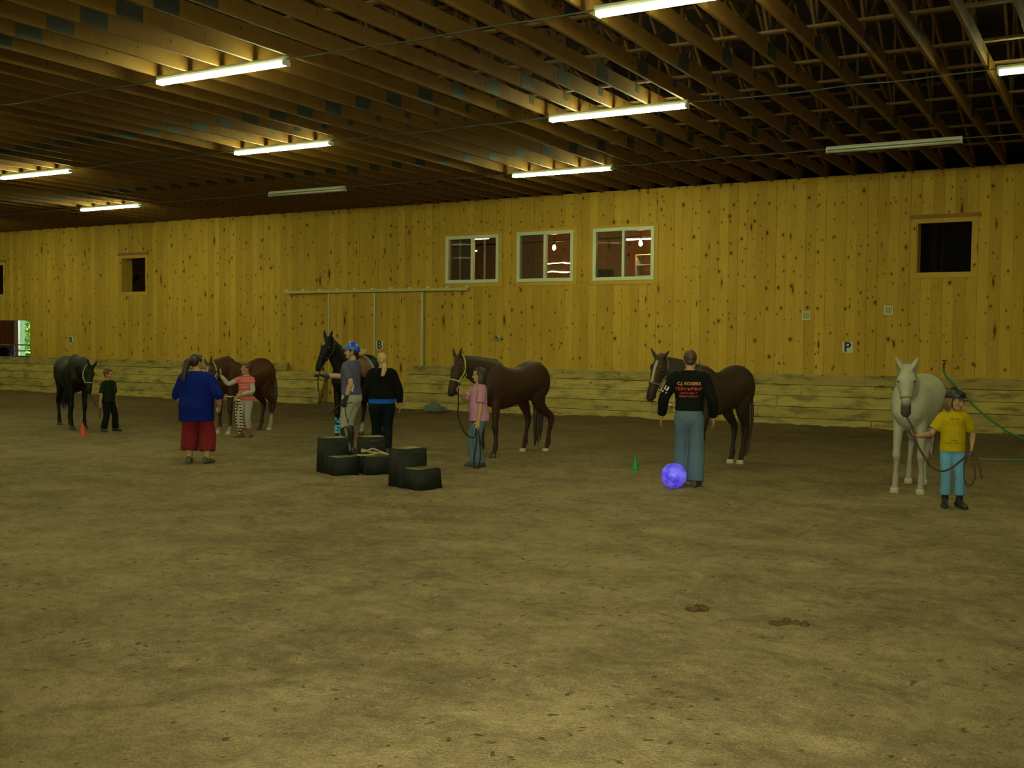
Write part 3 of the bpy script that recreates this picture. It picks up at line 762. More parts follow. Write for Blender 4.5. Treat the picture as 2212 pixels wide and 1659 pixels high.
def horse(label, pos, ang, s, poll, muzzle, yaw, fore, hind, coat, mat, hoofs, mane, tail, maneside=-1, eye=None, ears_fwd=.25, splay=.28, tail_y=0.0, forelock=True, sag=0.0, mane_len=.20, mane_on=True, tail_len=1.0, girth=1.0, group=None, arch=.022, shine=()):
    root = empty('horse', (pos[0], pos[1], 0), math.radians(ang)); root.scale = (s, s, s)
    tag(root, label, 'horse', group)
    P, Mz = V(poll), V(muzzle); d = (Mz - P); L = d.length; d.normalize(); k = L / .60
    f = V((math.cos(math.radians(yaw)), math.sin(math.radians(yaw)), 0)); n = (f - d * f.dot(d)).normalized(); sd = n.cross(d).normalized()   # sd: the horse's own left
    if sd.dot(V((-f.y, f.x, 0))) < 0: sd = -sd
    bm = bmesh.new()
    # trunk
    loft(bm, [(V((x, 0, z - sag * max(0, 1 - abs(x + .05) / .35) * .5)), V((0, ry * girth, 0)), V((0, 0, rz - sag * max(0, 1 - abs(x + .05) / .35) * .5))) for x, z, ry, rz in TORSO], 22, 3)
    # neck
    c0, c3 = V((.47, 0, 1.235)), P + d * .12 * k - n * .125 * k
    t0 = V((.60, 0, .62)).normalized(); span = (c3 - c0).length
    c1 = c0.lerp(c3, .33) + t0 * .015 + V((0, 0, .012)); c2 = c0.lerp(c3, .68) + V((0, 0, arch))
    cs = [c0 - (c1 - c0) * .35, c0, c1, c2, c3, c3 + d * .05 * k - n * .0]
    lat = [.15, .165, .125, .095, .078, .055]; dep = [.30, .305, .235, .180, .135, .09]
    rings = []; crest = []
    for i, c in enumerate(cs):
        t = (cs[min(i + 1, 5)] - cs[max(i - 1, 0)]).normalized()
        q = min(1, max(0, (i - 1) / 3)); side = (V((0, 1, 0)) * (1 - q) + sd * q); side = (side - t * side.dot(t)).normalized(); b = side.cross(t).normalized()
        if b.z > 0: b = -b
        b = -b
        rings.append((c, side * lat[i], b * dep[i])); crest.append((c + b * dep[i], b, side, t, lat[i]))
    loft(bm, rings, 18, 4)
    # head
    hc = lambda q: P + d * (q * L) + n * (FRONT(q) - float(np.interp(q, [h[0] for h in HEAD], [h[1] for h in HEAD]))) * k
    loft(bm, [(P + d * (q * L) + n * (FRONT(q) - dp) * k, sd * w * k, n * dp * k) for q, dp, w in HEAD], 18, 3)
    for e in (-1, 1):   # round cheek, brow
        ball(bm, P + d * .30 * L - n * .135 * k + sd * e * .045 * k, (.058 * k, .085 * k, .085 * k), 12)
        ball(bm, P + d * .24 * L - n * .030 * k + sd * e * .075 * k, (.035 * k,) * 3, 10)
        ball(bm, P + d * .93 * L - n * .045 * k + sd * e * .038 * k, (.028 * k,) * 3, 10)
        # ears
        eb = P + d * .02 - n * .025 * k + sd * e * .055 * k; ed = (-d * .9 + n * ears_fwd + sd * e * splay + V((0, 0, .25))).normalized(); ea = sd.cross(ed).normalized()
        loft(bm, [(eb - ed * .03, sd * .030, ea * .028), (eb + ed * .03, sd * .034, ea * .026), (eb + ed * .085, sd * .034, ea * .021), (eb + ed * .14, sd * .019, ea * .014), (eb + ed * .175, sd * .007, ea * .007)], 10, 3)
    ball(bm, P + d * .90 * L - n * .125 * k, (.045 * k, .04 * k, .03 * k), 10)    # lower lip and chin
    # shoulders and haunches
    for e in (-1, 1):
        ball(bm, (.50, e * .14, 1.10), (.17, .095, .27), 14)
        ball(bm, (-.55, e * .135, 1.17), (.235, .135, .29), 14)
        ball(bm, (.70, e * .09, 1.06), (.10, .09, .13), 12)
    legs = []
    for e, (hx, hy) in zip((1, -1), fore):
        ty = e * .135; kx = .555 * .45 + (hx - .045) * .55; ky = ty * .4 + hy * .6
        pts = [(.52, ty, 1.02), (.525, ty, .90), (.54 * .8 + hx * .2 - .01, ty * .8 + hy * .2, .75), (kx + .005, ky, .56), (kx + .012, ky, .475), (kx, ky, .42), (hx - .042, hy, .28), (hx - .04, hy, .165), (hx - .015, hy, .105), (hx + .005, hy, .06), (hx + .01, hy, .035)]
        rad = [(.115, .085), (.100, .075), (.078, .062), (.056, .049), (.060, .054), (.045, .042), (.034, .030), (.047, .044), (.036, .036), (.045, .046), (.046, .048)]
        tube(bm, pts, [(b, a) for a, b in rad], 12, 3, up=V((1, 0, 0))); legs.append((hx, hy))
    for e, (hx, hy) in zip((1, -1), hind):
        ty = e * .14; kx = hx - .115; ky = ty * .35 + hy * .65
        pts = [(-.52, ty * .9, 1.14), (-.47, e * .155, 1.00), (-.46 * .8 + hx * .2, ty * .9 + hy * .1, .84), ((-.54 + hx - .06) / 2, (ty + hy) / 2, .70), (kx + .015, ky, .60), (kx, ky, .535), (kx + .015, ky * .5 + hy * .5, .44), (hx - .055, hy, .28), (hx - .045, hy, .17), (hx - .015, hy, .105), (hx + .005, hy, .06), (hx + .01, hy, .035)]
        rad = [(.20, .105), (.17, .10), (.125, .08), (.085, .062), (.068, .047), (.066, .048), (.045, .037), (.037, .032), (.049, .045), (.037, .037), (.045, .046), (.046, .048)]
        tube(bm, pts, [(b, a) for a, b in rad], 12, 3, up=V((1, 0, 0))); legs.append((hx, hy))
    me = remesh(bm, .013, 4, .5)
    H4 = np.array(P); nd, nn, ns = np.array(d), np.array(n), np.array(sd)
    def fn(c):
        rel = c - H4; q = rel @ nd / L; a = rel @ ns; h = rel @ nn
        near = (np.abs(a) < .13 * k) & (q > -.15) & (q < 1.1) & (h > -.32 * k) & (h < .1) & (c[:, 0] > .62)
        li = np.argmin(np.stack([(c[:, 0] - (lx - .05)) ** 2 + (c[:, 1] - ly) ** 2 for lx, ly in legs]), axis=0)
        return coat(c, q, a, h, near, li)
    paint(me, fn, .45)
    link('body', me, mat, root)
    for i, (hx, hy) in enumerate(legs):
        b2 = bmesh.new(); loft(b2, [(V((hx + .012, hy, .062)), V((.044, 0, 0)), V((0, .046, 0))), (V((hx + .016, hy, .055)), V((.050, 0, 0)), V((0, .052, 0))), (V((hx + .032, hy, -.012)), V((.064, 0, 0)), V((0, .062, 0)))], 16, 1)
        obj('hoof', b2, hoofs[i], root)
    for e in (-1, 1):
        b2 = bmesh.new(); ball(b2, P + d * .285 * L + n * -.040 * k + sd * e * .093 * k, .021 * k, 12); eo = obj('eye', b2, M_eye if eye is None else eye, root)
        if e in shine:   # added mirror disc turned to the camera, putting eyeshine on the eye
            cw = P + d * .285 * L + n * -.040 * k + sd * e * .093 * k
            to = (Matrix.Rotation(-math.radians(ang), 3, 'Z') @ (EYE - V((pos[0], pos[1], 0))) / s - cw).normalized()
            b3 = bmesh.new(); tube(b3, [cw + to * .021 * k, cw + to * .0235 * k], .0085 * k, 10, 1, up=V((.3, .2, 1)), flat=True); obj('eyeshine_disc', b3, M_eyeshine, eo)
    rs = random.Random(int(pos[0] * 100))
    if mane_on:
        b2 = bmesh.new(); C = crom([list(c[0]) + list(c[1]) + list(c[2]) + [c[4]] for c in crest[1:5]], 7)
        for i in range(len(C)):
            p, b, si, la = V(C[i][0:3]), V(C[i][3:6]), V(C[i][6:9]), C[i][9]
            ln = mane_len * rs.uniform(.75, 1.15)
            o = si * maneside
            tube(b2, [p - b * .03, p + b * .012 + o * .02, p - b * ln * .35 + o * (la * .75 + .012), p - b * ln + o * (la * 1.0 + .012)], [.018, .024, .022, .006], 6, 3, up=V((1, 0, 0)))
        obj('mane', b2, mane, root)
    if forelock:
        b2 = bmesh.new()
        for j in range(5):
            y = (j - 2) * .018
            tube(b2, [P - d * .02 - n * .03 + sd * y, P + d * .03 + n * .03 + sd * y, P + d * .12 * rs.uniform(.8, 1.2) + n * .045 + sd * y * 1.3], [.012, .015, .004], 6, 3)
        obj('forelock', b2, mane, root)
    b2 = bmesh.new()
    for j in range(16):
        a = j * 2.4; r = .045 * math.sqrt(j / 16); ox, oy = r * math.cos(a), r * math.sin(a); ln = rs.uniform(.78, 1.05) * tail_len
        zt = 1.32 - ln * .95
        tube(b2, [(-.76 + ox * .3, oy * .4, 1.34), (-.835 + ox * .6, oy * .7 + tail_y * .2, 1.27), (-.875 + ox * 1.3, oy * 1.4 + tail_y * .7, 1.05), (-.880 + ox * 1.7, oy * 1.9 + tail_y, 1.05 - (1.05 - zt) * .5), (-.865 + ox * 1.5, oy * 1.8 + tail_y, zt)], [.018, .028, .032, .030, .005], 6, 3, up=V((1, 0, 0)))
    obj('tail', b2, tail, root)
    bpy.context.view_layer.update()
    MW = root.matrix_world.copy()
    hp = lambda q, th, kk=1.06: hc(q) + (sd * math.cos(th) * float(np.interp(q, [h[0] for h in HEAD], [h[2] for h in HEAD])) + n * math.sin(th) * float(np.interp(q, [h[0] for h in HEAD], [h[1] for h in HEAD]))) * k * kk
    return dict(root=root, MW=MW, hp=hp, P=P, d=d, n=n, sd=sd, k=k, crest=crest, rings=rings, jaw=MW @ hp(.62, -PI / 2, 1.12), legs=legs)

def halter(h, name, mat, r=.011, q=.62, reins=False, ring_mat=None):
    hp, P, d, n, sd, k = h['hp'], h['P'], h['d'], h['n'], h['sd'], h['k']
    bm = bmesh.new(); up = n
    tube(bm, [hp(q, a) for a in np.linspace(0, 2 * PI, 17)], r, 8, 2, up=d, cap=True)
    for e in (0, PI):
        th = lambda a: a if e == 0 else PI - a
        tube(bm, [hp(q, th(-.35)), hp(.48, th(-.35), 1.07), hp(.36, th(-.25), 1.13), hp(.2, th(-.15), 1.10), hp(.06, th(-.05), 1.12)], r, 8, 3, up=n)
        tube(bm, [hp(q, th(-PI / 2), 1.06), hp(.5, th(-1.2), 1.05), hp(.40, th(-.75), 1.12), hp(.36, th(-.25), 1.12)], r * .8, 8, 3, up=n)
    tube(bm, [hp(.06, 0, 1.12), P - d * .02 - n * .07 * k + sd * .075 * k, P - d * .055 * k - n * .075 * k, P - d * .02 - n * .07 * k - sd * .075 * k, hp(.06, PI, 1.12)], r, 8, 3, up=d)
    hal = obj(name, bm, mat, h['root'])
    if ring_mat:
        for a in (-.35, PI + .35):
            bm = bmesh.new(); c = hp(q, a, 1.10); tube(bm, [c + (d * math.cos(t) + n * math.sin(t)) * .022 for t in np.linspace(0, 2 * PI, 13)], .005, 6, 1, up=sd); obj('ring', bm, ring_mat, hal)
    return hal

def solid(base, dark=None, dark_z=(.45, .8), socks=None, sock_col=(.55, .52, .40), muzzle=None, muz=(.74, .90), blaze=None, blaze_col=(.62, .60, .46), belly=None):
    base = np.array(base)
    def fn(c, q, a, h, near, li):
        out = np.tile(base, (len(c), 1))
        if belly is not None:
            f = (1 - sstep(c[:, 2], .8, 1.1))[:, None]; out = out * (1 - f) + np.array(belly) * f
        leg = (c[:, 2] < .85) & ~near
        if dark is not None:
            f = ((1 - sstep(c[:, 2], *dark_z)) * leg)[:, None]; out = out * (1 - f) + np.array(dark) * f
        if socks:
            for i, z in enumerate(socks):
                if z:
                    f = ((li == i) & leg) * (1 - sstep(c[:, 2] + .03 * np.sin(c[:, 1] * 60 + c[:, 0] * 40), z - .03, z + .03)); out = out * (1 - f[:, None]) + np.array(sock_col) * f[:, None]
        if muzzle is not None:
            f = (near * sstep(q, *muz))[:, None]; out = out * (1 - f) + np.array(muzzle) * f
        if blaze is not None:
            q0, q1, w = blaze
            f = near * sstep(q, q0 - .02, q0 + .02) * (1 - sstep(q, q1 - .03, q1 + .03)) * (1 - sstep(np.abs(a), w * .8, w * 1.15)) * (h > -.055)
            out = out * (1 - f[:, None]) + np.array(blaze_col) * f[:, None]
        return np.clip(out, 0, 1)
    return fn

F0 = [(.58, .13), (.58, -.13)]; R0 = [(-.62, .13), (-.62, -.13)]
HD, HP_ = M_hoof_dark, M_hoof_pale
H = {}
Mane_black = hair_mat('black_horsehair', (.012, .010, .009)); Mane_chest = hair_mat('chestnut_horsehair', (.055, .022, .010)); Mane_white = hair_mat('white_horsehair', (.50, .48, .36), .3); Mane_brown = hair_mat('dark_brown_horsehair', (.026, .014, .008))
H['dark'] = horse('dark grey-black horse with lowered head beside the boy in green, leftmost', (-19.62, 15.43), -26.6, 1.0, (1.24, .13, 1.33), (1.35, .07, .78), 26, F0, [(-.62, .08), (-.70, -.12)], solid((.016, .013, .010), dark=(.006, .007, .006), dark_z=(.55, .95), muzzle=(.006, .006, .006)), M_coat_dark, [HD] * 4, Mane_black, Mane_black, maneside=-1, arch=.085, splay=.5, forelock=False)
H['blaze'] = horse('chestnut horse with white blaze and white socks behind the woman in blue', (-15.86, 16.63), -88.5, 1.0, (1.20, .17, 1.43), (1.37, .30, .90), -8, [(.60, .15), (.58, -.15)], [(-.60, .16), (-.64, -.13)], solid((.105, .036, .014), dark=(.070, .026, .012), socks=[.17, .13, .33, 0], muzzle=(.09, .04, .02), blaze=(.14, .80, .040)), M_coat, [HP_, HP_, HP_, HD], Mane_chest, Mane_chest, maneside=-1, sag=.07, splay=.5, forelock=False)
H['black'] = horse('tall black saddled horse with turquoise leg wraps behind the girl in the blue helmet', (-13.21, 16.94), -74.3, 1.07, (.93, -.17, 1.83), (1.13, -.29, 1.27), -26, F0, [(-.58, .13), (-.64, -.15)], solid((.008, .006, .005), dark=(.006, .007, .006), socks=[0, 0, .26, .22], muzzle=(.006, .006, .006), blaze=(.16, .27, .022)), M_coat_dark, [HD] * 4, Mane_black, Mane_black, maneside=-1, splay=.45, forelock=False, shine=(1,))
H['chestnut'] = horse('dark chestnut horse with a yellow-green halter behind the girl in pink', (-9.10, 15.88), -100.7, 1.04, (1.18, -.12, 1.60), (1.36, -.12, 1.01), -14, [(.58, .14), (.60, -.13)], [(-.74, .14), (-.48, -.14)], solid((.068, .026, .013), dark=(.050, .019, .010), socks=[0, 0, .05, .05], muzzle=(.022, .012, .010), blaze=(.18, .28, .018)), M_coat_roan, [HD, HD, HP_, HP_], Mane_chest, Mane_brown, maneside=-1, sag=.06, tail_len=1.3, tail_y=-.15, shine=(1,), splay=.55, forelock=False)
H['brown'] = horse('dark brown horse with a long white blaze behind the man in the black shirt', (-5.57, 16.12), -101.6, 1.03, (1.00, -.40, 1.65), (1.15, -.48, 1.03), 0, [(.58, .03), (.56, -.15)], [(-.60, .06), (-.58, -.10)], solid((.060, .033, .018), dark=(.030, .017, .010), muzzle=(.030, .018, .012), blaze=(.10, .62, .022)), M_coat_roan, [HD, HD, HP_, HP_], Mane_brown, Mane_brown, maneside=-1, sag=.05, splay=.90, shine=(1,), forelock=False, tail_len=1.25)
H['white'] = horse('white horse facing the viewer beside the child in yellow', (-2.50, 15.18), -89.4, 1.0, (1.10, .04, 1.63), (1.17, .05, 1.03), 8, [(.56, .15), (.58, -.16)], [(-.56, .02), (-.60, -.18)], solid((.70, .67, .52), muzzle=(.085, .08, .07), muz=(.64, .84), dark=(.56, .53, .41), dark_z=(.3, .9)), M_coat_white, [HP_, HP_, HP_, HP_], Mane_white, Mane_white, maneside=1, ears_fwd=.35, girth=1.10, splay=.62, shine=(-1, 1), mane_on=False, forelock=False)

M_web_y = plain('yellow_green_webbing', (.23, .28, .05), .8); M_web_p = plain('pale_webbing', (.27, .29, .19), .8); M_web_v = plain('purple_brown_webbing', (.10, .055, .06), .7); M_leather = plain('brown_leather', (.10, .042, .018), .4, .4, bump=.2, scale=30); M_bleather = plain('black_leather', (.012, .010, .009), .4, .4)
halter(H['dark'], 'halter', M_web_p, .010); halter(H['blaze'], 'halter', M_web_p, .012); halter(H['black'], 'bridle', M_bleather, .009)
halter(H['chestnut'], 'halter', M_web_y, .013, ring_mat=M_metal); halter(H['brown'], 'halter', M_web_v, .014, ring_mat=M_metal); halter(H['white'], 'halter', plain('olive_webbing', (.16, .15, .07), .7), .010, ring_mat=M_metal)
# pale strap lying over the brown horse's neck
h = H['brown']; c, sa, b = h['rings'][2]
bm = bmesh.new(); tube(bm, [c + sa * 1.08 * math.cos(t) + b * 1.05 * math.sin(t) for t in np.linspace(-.4, PI + .4, 13)], [(.022, .008)] * 13, 8, 2, up=(h['rings'][3][0] - h['rings'][1][0]).normalized())
obj('neck_strap', bm, M_web_p, h['root'])

# saddle, pad, girth and leg wraps worn by the black horse
h = H['black']; R_ = h['root']
def over(bm, x0, x1, th, k0, thick, nx=10, nt=18, flare=0.0):
    """saddle-shaped shell over the trunk between x0 and x1, th = half angle from the spine"""
    g = [[], []]
    for L_ in (0, 1):
        for i in range(nx + 1):
            x = x0 + (x1 - x0) * i / nx; z, ry, rz = torso_at(x); row = []
            for j in range(nt + 1):
                a = PI / 2 + th * (2 * j / nt - 1); kk = k0 + thick * L_
                row.append(bm.verts.new(V((x + flare * abs(2 * j / nt - 1) ** 2, (ry + kk) * math.cos(a), z + (rz + kk) * math.sin(a)))))
            g[L_].append(row)
    for i in range(nx):
        for j in range(nt):
            for L_ in (0, 1): bm.faces.new([g[L_][i][j], g[L_][i][j + 1], g[L_][i + 1][j + 1], g[L_][i + 1][j]][::1 if L_ else -1])
    for i in range(nx):
        for j in (0, nt): bm.faces.new([g[0][i][j], g[0][i + 1][j], g[1][i + 1][j], g[1][i][j]])
    for j in range(nt):
        for i in (0, nx): bm.faces.new([g[0][i][j], g[0][i][j + 1], g[1][i][j + 1], g[1][i][j]])
bm = bmesh.new(); over(bm, -.20, .42, 1.35, .015, .02, flare=.02); obj('saddle_pad', bm, cloth('pale_blue_pad', (.40, .52, .70)), R_)
sad = None
bm = bmesh.new(); over(bm, -.05, .38, 1.55, .036, .018, flare=.06); sad = obj('saddle', bm, M_leather, R_)
zt = lambda x: torso_at(x)[0] + torso_at(x)[2] + .05
bm = bmesh.new(); loft(bm, [(V((.38, 0, zt(.38) + .02)), V((0, .07, 0)), V((0, 0, .07))), (V((.28, 0, zt(.28) + .03)), V((0, .10, 0)), V((0, 0, .06))), (V((.14, 0, zt(.14) + .01)), V((0, .15, 0)), V((0, 0, .04))), (V((-.03, 0, zt(-.03) + .04)), V((0, .18, 0)), V((0, 0, .06))), (V((-.13, 0, zt(-.13) + .09)), V((0, .17, 0)), V((0, 0, .035)))], 16, 3)
obj('fleece_seat', bm, cloth('tan_fleece', (.46, .34, .10), .3), sad)
bm = bmesh.new(); z, ry, rz = torso_at(.24); tube(bm, [V((.24, (ry + .012) * math.cos(a), z + (rz + .012) * math.sin(a))) for a in np.linspace(PI, 2 * PI, 15)], [(.04, .01)] * 15, 8, 1, up=V((1, 0, 0))); obj('girth', bm, M_bleather, R_)
for e in (-1, 1):
    bm = bmesh.new(); tube(bm, [(.12, e * .33, 1.25), (.13, e * .36, 1.0), (.12, e * .36, .80)], [(.016, .006)] * 3, 8, 2, up=V((1, 0, 0))); tube(bm, [(.12 + .055 * math.cos(t), e * .36, .74 + .065 * math.sin(t)) for t in np.linspace(0, 2 * PI, 15)], .009, 6, 1, up=V((0, 1, 0))); obj('stirrup', bm, M_leather, sad)
M_wrap = NT('turquoise_wrap'); v_ = M_wrap.coord((9, 9, 14)); M_wrap = M_wrap.done(M_wrap.mix(M_wrap.math('LESS_THAN', M_wrap.noise(v_, 1.2, 1), .42), (.07, .34, .50), (.01, .02, .12)), .8, .2)
for (hx, hy) in h['legs'][:2]:
    bm = bmesh.new(); loft(bm, [(V((hx - .035, hy, .40)), V((.052, 0, 0)), V((0, .050, 0))), (V((hx - .040, hy, .28)), V((.050, 0, 0)), V((0, .048, 0))), (V((hx - .040, hy, .165)), V((.058, 0, 0)), V((0, .056, 0))), (V((hx - .025, hy, .12)), V((.05, 0, 0)), V((0, .05, 0)))], 14, 3); obj('leg_wrap', bm, M_wrap, R_)
# ------------------------------------------------------------------ people
def skin_mat(name, c):
    t = NT(name); at = t.n('Attribute', attribute_name='coat'); v = t.coord(); f = t.noise(v, 25, 3)
    t.b.inputs['Subsurface Weight'].default_value = 0.05
    return t.done(t.mix(t.math('MULTIPLY', f, .25), at.outputs['Color'], t.mix(1.0, at.outputs['Color'], (.8, .7, .65), 'MULTIPLY')), .55, .3)
M_skin = skin_mat('skin', None)
M_eyew = plain('eye_dark', (.02, .016, .012), .1, .6, var=0)
SKIN = (.55, .30, .16)

def ik(S, W, l1, l2, pole):
    d = W - S; L = d.length
    if L > (l1 + l2) * .999: W = S + d * ((l1 + l2) * .999 / L); d = W - S; L = d.length
    u = d / L; a = (l1 * l1 - l2 * l2 + L * L) / (2 * L); hgt = math.sqrt(max(0, l1 * l1 - a * a))
    p = pole - u * pole.dot(u)
    if p.length < 1e-4: p = V((0, 1, 0)) - u * u.y
    return S + u * a + p.normalized() * hgt, W

def hand(bm, W, u, pn, sd, S, curl=.9, spread=.10, k=0.0, thumb=.5):
    """W wrist, u towards the fingers, pn out of the palm, sd towards the thumb, S = body height"""
    palm = [(W - u * .012 * S, .0155, .0125), (W + u * .008 * S, .0185, .0115), (W + u * .03 * S, .0245, .0100), (W + u * .050 * S, .0235, .0085), (W + u * .056 * S, .020, .0065)]
    loft(bm, [(c, sd * (a * S + k), pn * (b * S + k)) for c, a, b in palm], 12, 2)
    K = W + u * .050 * S
    for i, ln in enumerate((.042, .048, .045, .035)):
        off = (1.5 - i) * .0122 * S; r = (.0056 if i < 3 else .0049) * S + k
        base = K + sd * off - u * (.004 * S if i in (0, 3) else 0); d = (u + sd * (1.5 - i) * spread).normalized(); pts = [base - d * .01 * S, base]; c = curl * (1 + .12 * (i - 1.5)); p = base
        for sgm, fr in enumerate((.42, .32, .26)):
            ang = c * (.35, .75, 1.0)[sgm]
            dd = d * math.cos(ang) + pn * math.sin(ang); p = p + dd * ln * S * fr; pts.append(p)
        tube(bm, pts, [r * 1.05, r * 1.05, r, r * .92, r * .75], 8, 2, up=sd)
    b = W + u * .014 * S + sd * .015 * S + pn * .003 * S
    d1 = (sd * .75 + u * .55 + pn * .35 * thumb).normalized(); d2 = (sd * .25 + u * .85 + pn * .7 * thumb).normalized()
    tube(bm, [b - d1 * .008 * S, b + d1 * .016 * S, b + d1 * .030 * S, b + d1 * .030 * S + d2 * .022 * S], [.0075 * S + k, .0072 * S + k, .0064 * S + k, .0048 * S + k], 8, 2, up=pn)

HEADP = [(-.02, .06, .07, .20), (.03, .145, .15, .19), (.09, .205, .235, .13), (.20, .250, .315, .065), (.34, .295, .375, .03), (.48, .322, .405, .0), (.62, .335, .425, -.02), (.76, .320, .410, -.03), (.88, .250, .325, -.035), (.96, .14, .20, -.035), (1.0, .04, .06, -.035)]

def person(label, pos, face, S, hh, torso, hands, feet, head, shirt, pants, shoes, hair, z0=0.0, hips=.0, toes=(8, 8), knee=(0.0, 0.0), limb=1.0, gloves=None, helmet=None, skin=SKIN, lean=0.0, seed=1, group=None, cat='person'):
    """torso: dict of half widths/depths in heights. Local frame: +y is the way the person faces, +x the right-hand side."""
    root = empty('person', (pos[0], pos[1], z0), math.radians(face - 90)); tag(root, label, cat, group)
    T = torso; nz = (S - hh) / S - .012
    zm = lambda z: (.45 + (z - .45) * (nz - .45) / (.845 - .45)) * S if z > .45 else z * S
    Z = [.445, .47, .51, .56, .62, .70, .76, .80, .825, .845]
    W_ = [T['hip'][0] * .80, T['hip'][0] * .93, T['hip'][0], (T['hip'][0] + T['waist'][0]) / 2, T['waist'][0], T['chest'][0] * .96, T['chest'][0] * 1.03, T['sh'] * .88, T['sh'] * .54, .040]
    D_ = [T['hip'][1] * .72, T['hip'][1] * .93, T['hip'][1], (T['hip'][1] + T['waist'][1]) / 2, T['waist'][1], T['chest'][1], T['chest'][1] * .97, T['chest'][1] * .76, T['chest'][1] * .56, .038]
    Y_ = [-.004, -.008, -.012, -.006, T.get('belly', 0.0), .002, .0, -.006, -.010, -.012]
    def tor(bm, z0_, z1_, kx=1.0, add=0.0, flare=0.0, top_add=None, seg=24, skirt=False):
        zz = sorted([z for z in Z if z0_ < z < z1_] + [z0_, z1_]); rings = []
        for z in zz:
            w, d, y = (float(np.interp(z, Z, A)) for A in (W_, D_, Y_))
            if skirt and z < .51: w, d = max(w, W_[2] * .985), max(d, D_[2] * .98)
            f = (1 - (z - z0_) / max(1e-6, .70 - z0_)) if z < .70 else 0
            ad = add + flare * max(0, f)
            if top_add is not None and z > .83: ad = top_add
            off = V((0, (y + math.tan(lean) * (z - .5)) * S, zm(z)))
            rings.append((off, V(((w * kx + ad) * S, 0, 0)), V((0, (d * kx + ad) * S, 0))))
        loft(bm, rings, seg, 3, sq=.92)
    sh_off = V((0, math.tan(lean) * .3 * S, 0))
    bm = bmesh.new(); tor(bm, .445, .845)
    # head, built in its own frame, then turned on the neck
    yaw, pitch, roll = (list(head) + [0])[:3]
    piv = V((0, -.008 * S, S - hh)) + V((0, math.tan(lean) * .36 * S, 0))
    HM = Matrix.Translation(piv) @ Matrix.Rotation(math.radians(yaw), 4, 'Z') @ Matrix.Rotation(math.radians(-pitch), 4, 'X') @ Matrix.Rotation(math.radians(roll), 4, 'Y') @ Matrix.Scale(hh, 4)
    HR = HM.to_3x3()
    loft(bm, [(HM @ V((0, y, z)), HR @ V((w, 0, 0)), HR @ V((0, d, 0))) for z, w, d, y in HEADP], 20, 3)
    hb = lambda c, r, rot=None: ball(bm, HM @ V(c), tuple(x * hh for x in r), 10, (HR.normalized() @ rot) if rot is not None else HR.normalized())
    tube(bm, [HM @ V(p) for p in ((0, .395, .52), (0, .425, .43), (0, .455, .355), (0, .395, .315))], [.033 * hh, .04 * hh, .052 * hh, .03 * hh], 8, 2, up=HR @ V((1, 0, 0)))
    hb((.052, .40, .345), (.032, .035, .03)); hb((-.052, .40, .345), (.032, .035, .03))
    hb((0, .365, .225), (.10, .05, .028)); hb((0, .355, .19), (.085, .055, .03)); hb((0, .335, .075), (.075, .06, .06))
    for e in (-1, 1):
        hb((e * .14, .355, .565), (.10, .05, .03)); hb((e * .18, .27, .37), (.10, .09, .10))
        hb((e * .335, -.03, .43), (.035, .075, .115)); hb((e * .355, -.055, .49), (.03, .065, .055))
    # neck
    nb = V((0, -.014 * S, zm(.805))) + sh_off * 1.0
    tube(bm, [nb - V((0, 0, .03 * S)), nb + V((0, 0, .02 * S)), HM @ V((0, -.06, .10)), HM @ V((0, -.05, .35))], [.046 * S * limb ** .5, .036 * S * limb ** .5, .235 * hh, .22 * hh], 14, 3, up=V((0, 1, 0)))
    l1, l2 = .172 * S, .150 * S; info = dict(root=root, H={})
    shx = T['sh'] * .86 * S; arms = {}; hipx = T['hip'][0] * .50 * S
    gl_ = {}
    for sname, sg in (('R', 1), ('L', -1)):
        hd = hands[sname]; Sh = V((sg * shx, -.006 * S, zm(T.get('shz', .787)))) + sh_off; Wt = V(hd['w']) * 1.0
        E, Wt = ik(Sh, Wt, l1, l2, V(hd.get('pole', (sg * .35, -1, -.2))))
        arms[sname] = (Sh, E, Wt); r = S * limb
        tube(bm, [Sh - V((sg * .03 * S, 0, -.004 * S)), Sh, Sh.lerp(E, .45), E, E.lerp(Wt, .28), E.lerp(Wt, .7), Wt], [.030 * r, .031 * r, .0285 * r, .0235 * r, .0255 * r, .019 * r, .0145 * S], 12, 3, up=V((0, 1, .3)))
        u = (V(hd['dir']) if 'dir' in hd else (Wt - E)).normalized(); pn = V(hd.get('palm', (-sg, .15, 0))); pn = (pn - u * pn.dot(u)).normalized(); sdv = u.cross(pn)
        th = V(hd.get('thumb', (0, 1, .2)))
        if sdv.dot(th) < 0: sdv = -sdv
        hand(bm, Wt, u, pn, sdv, S, hd.get('curl', .7), hd.get('spread', .10))
        if gloves: bg_ = gl_[sname] = bmesh.new(); hand(bg_, Wt, u, pn, sdv, S, hd.get('curl', .7), hd.get('spread', .10), k=.0035); tube(bg_, [Wt - u * .035 * S, Wt + u * .01 * S], [.0215 * S, .019 * S], 12, 1)
        info['H'][sname] = Wt + u * .055 * S + pn * .014 * S
        info[sname] = dict(W=Wt, E=E, S=Sh, u=u, pn=pn)
    legs = []
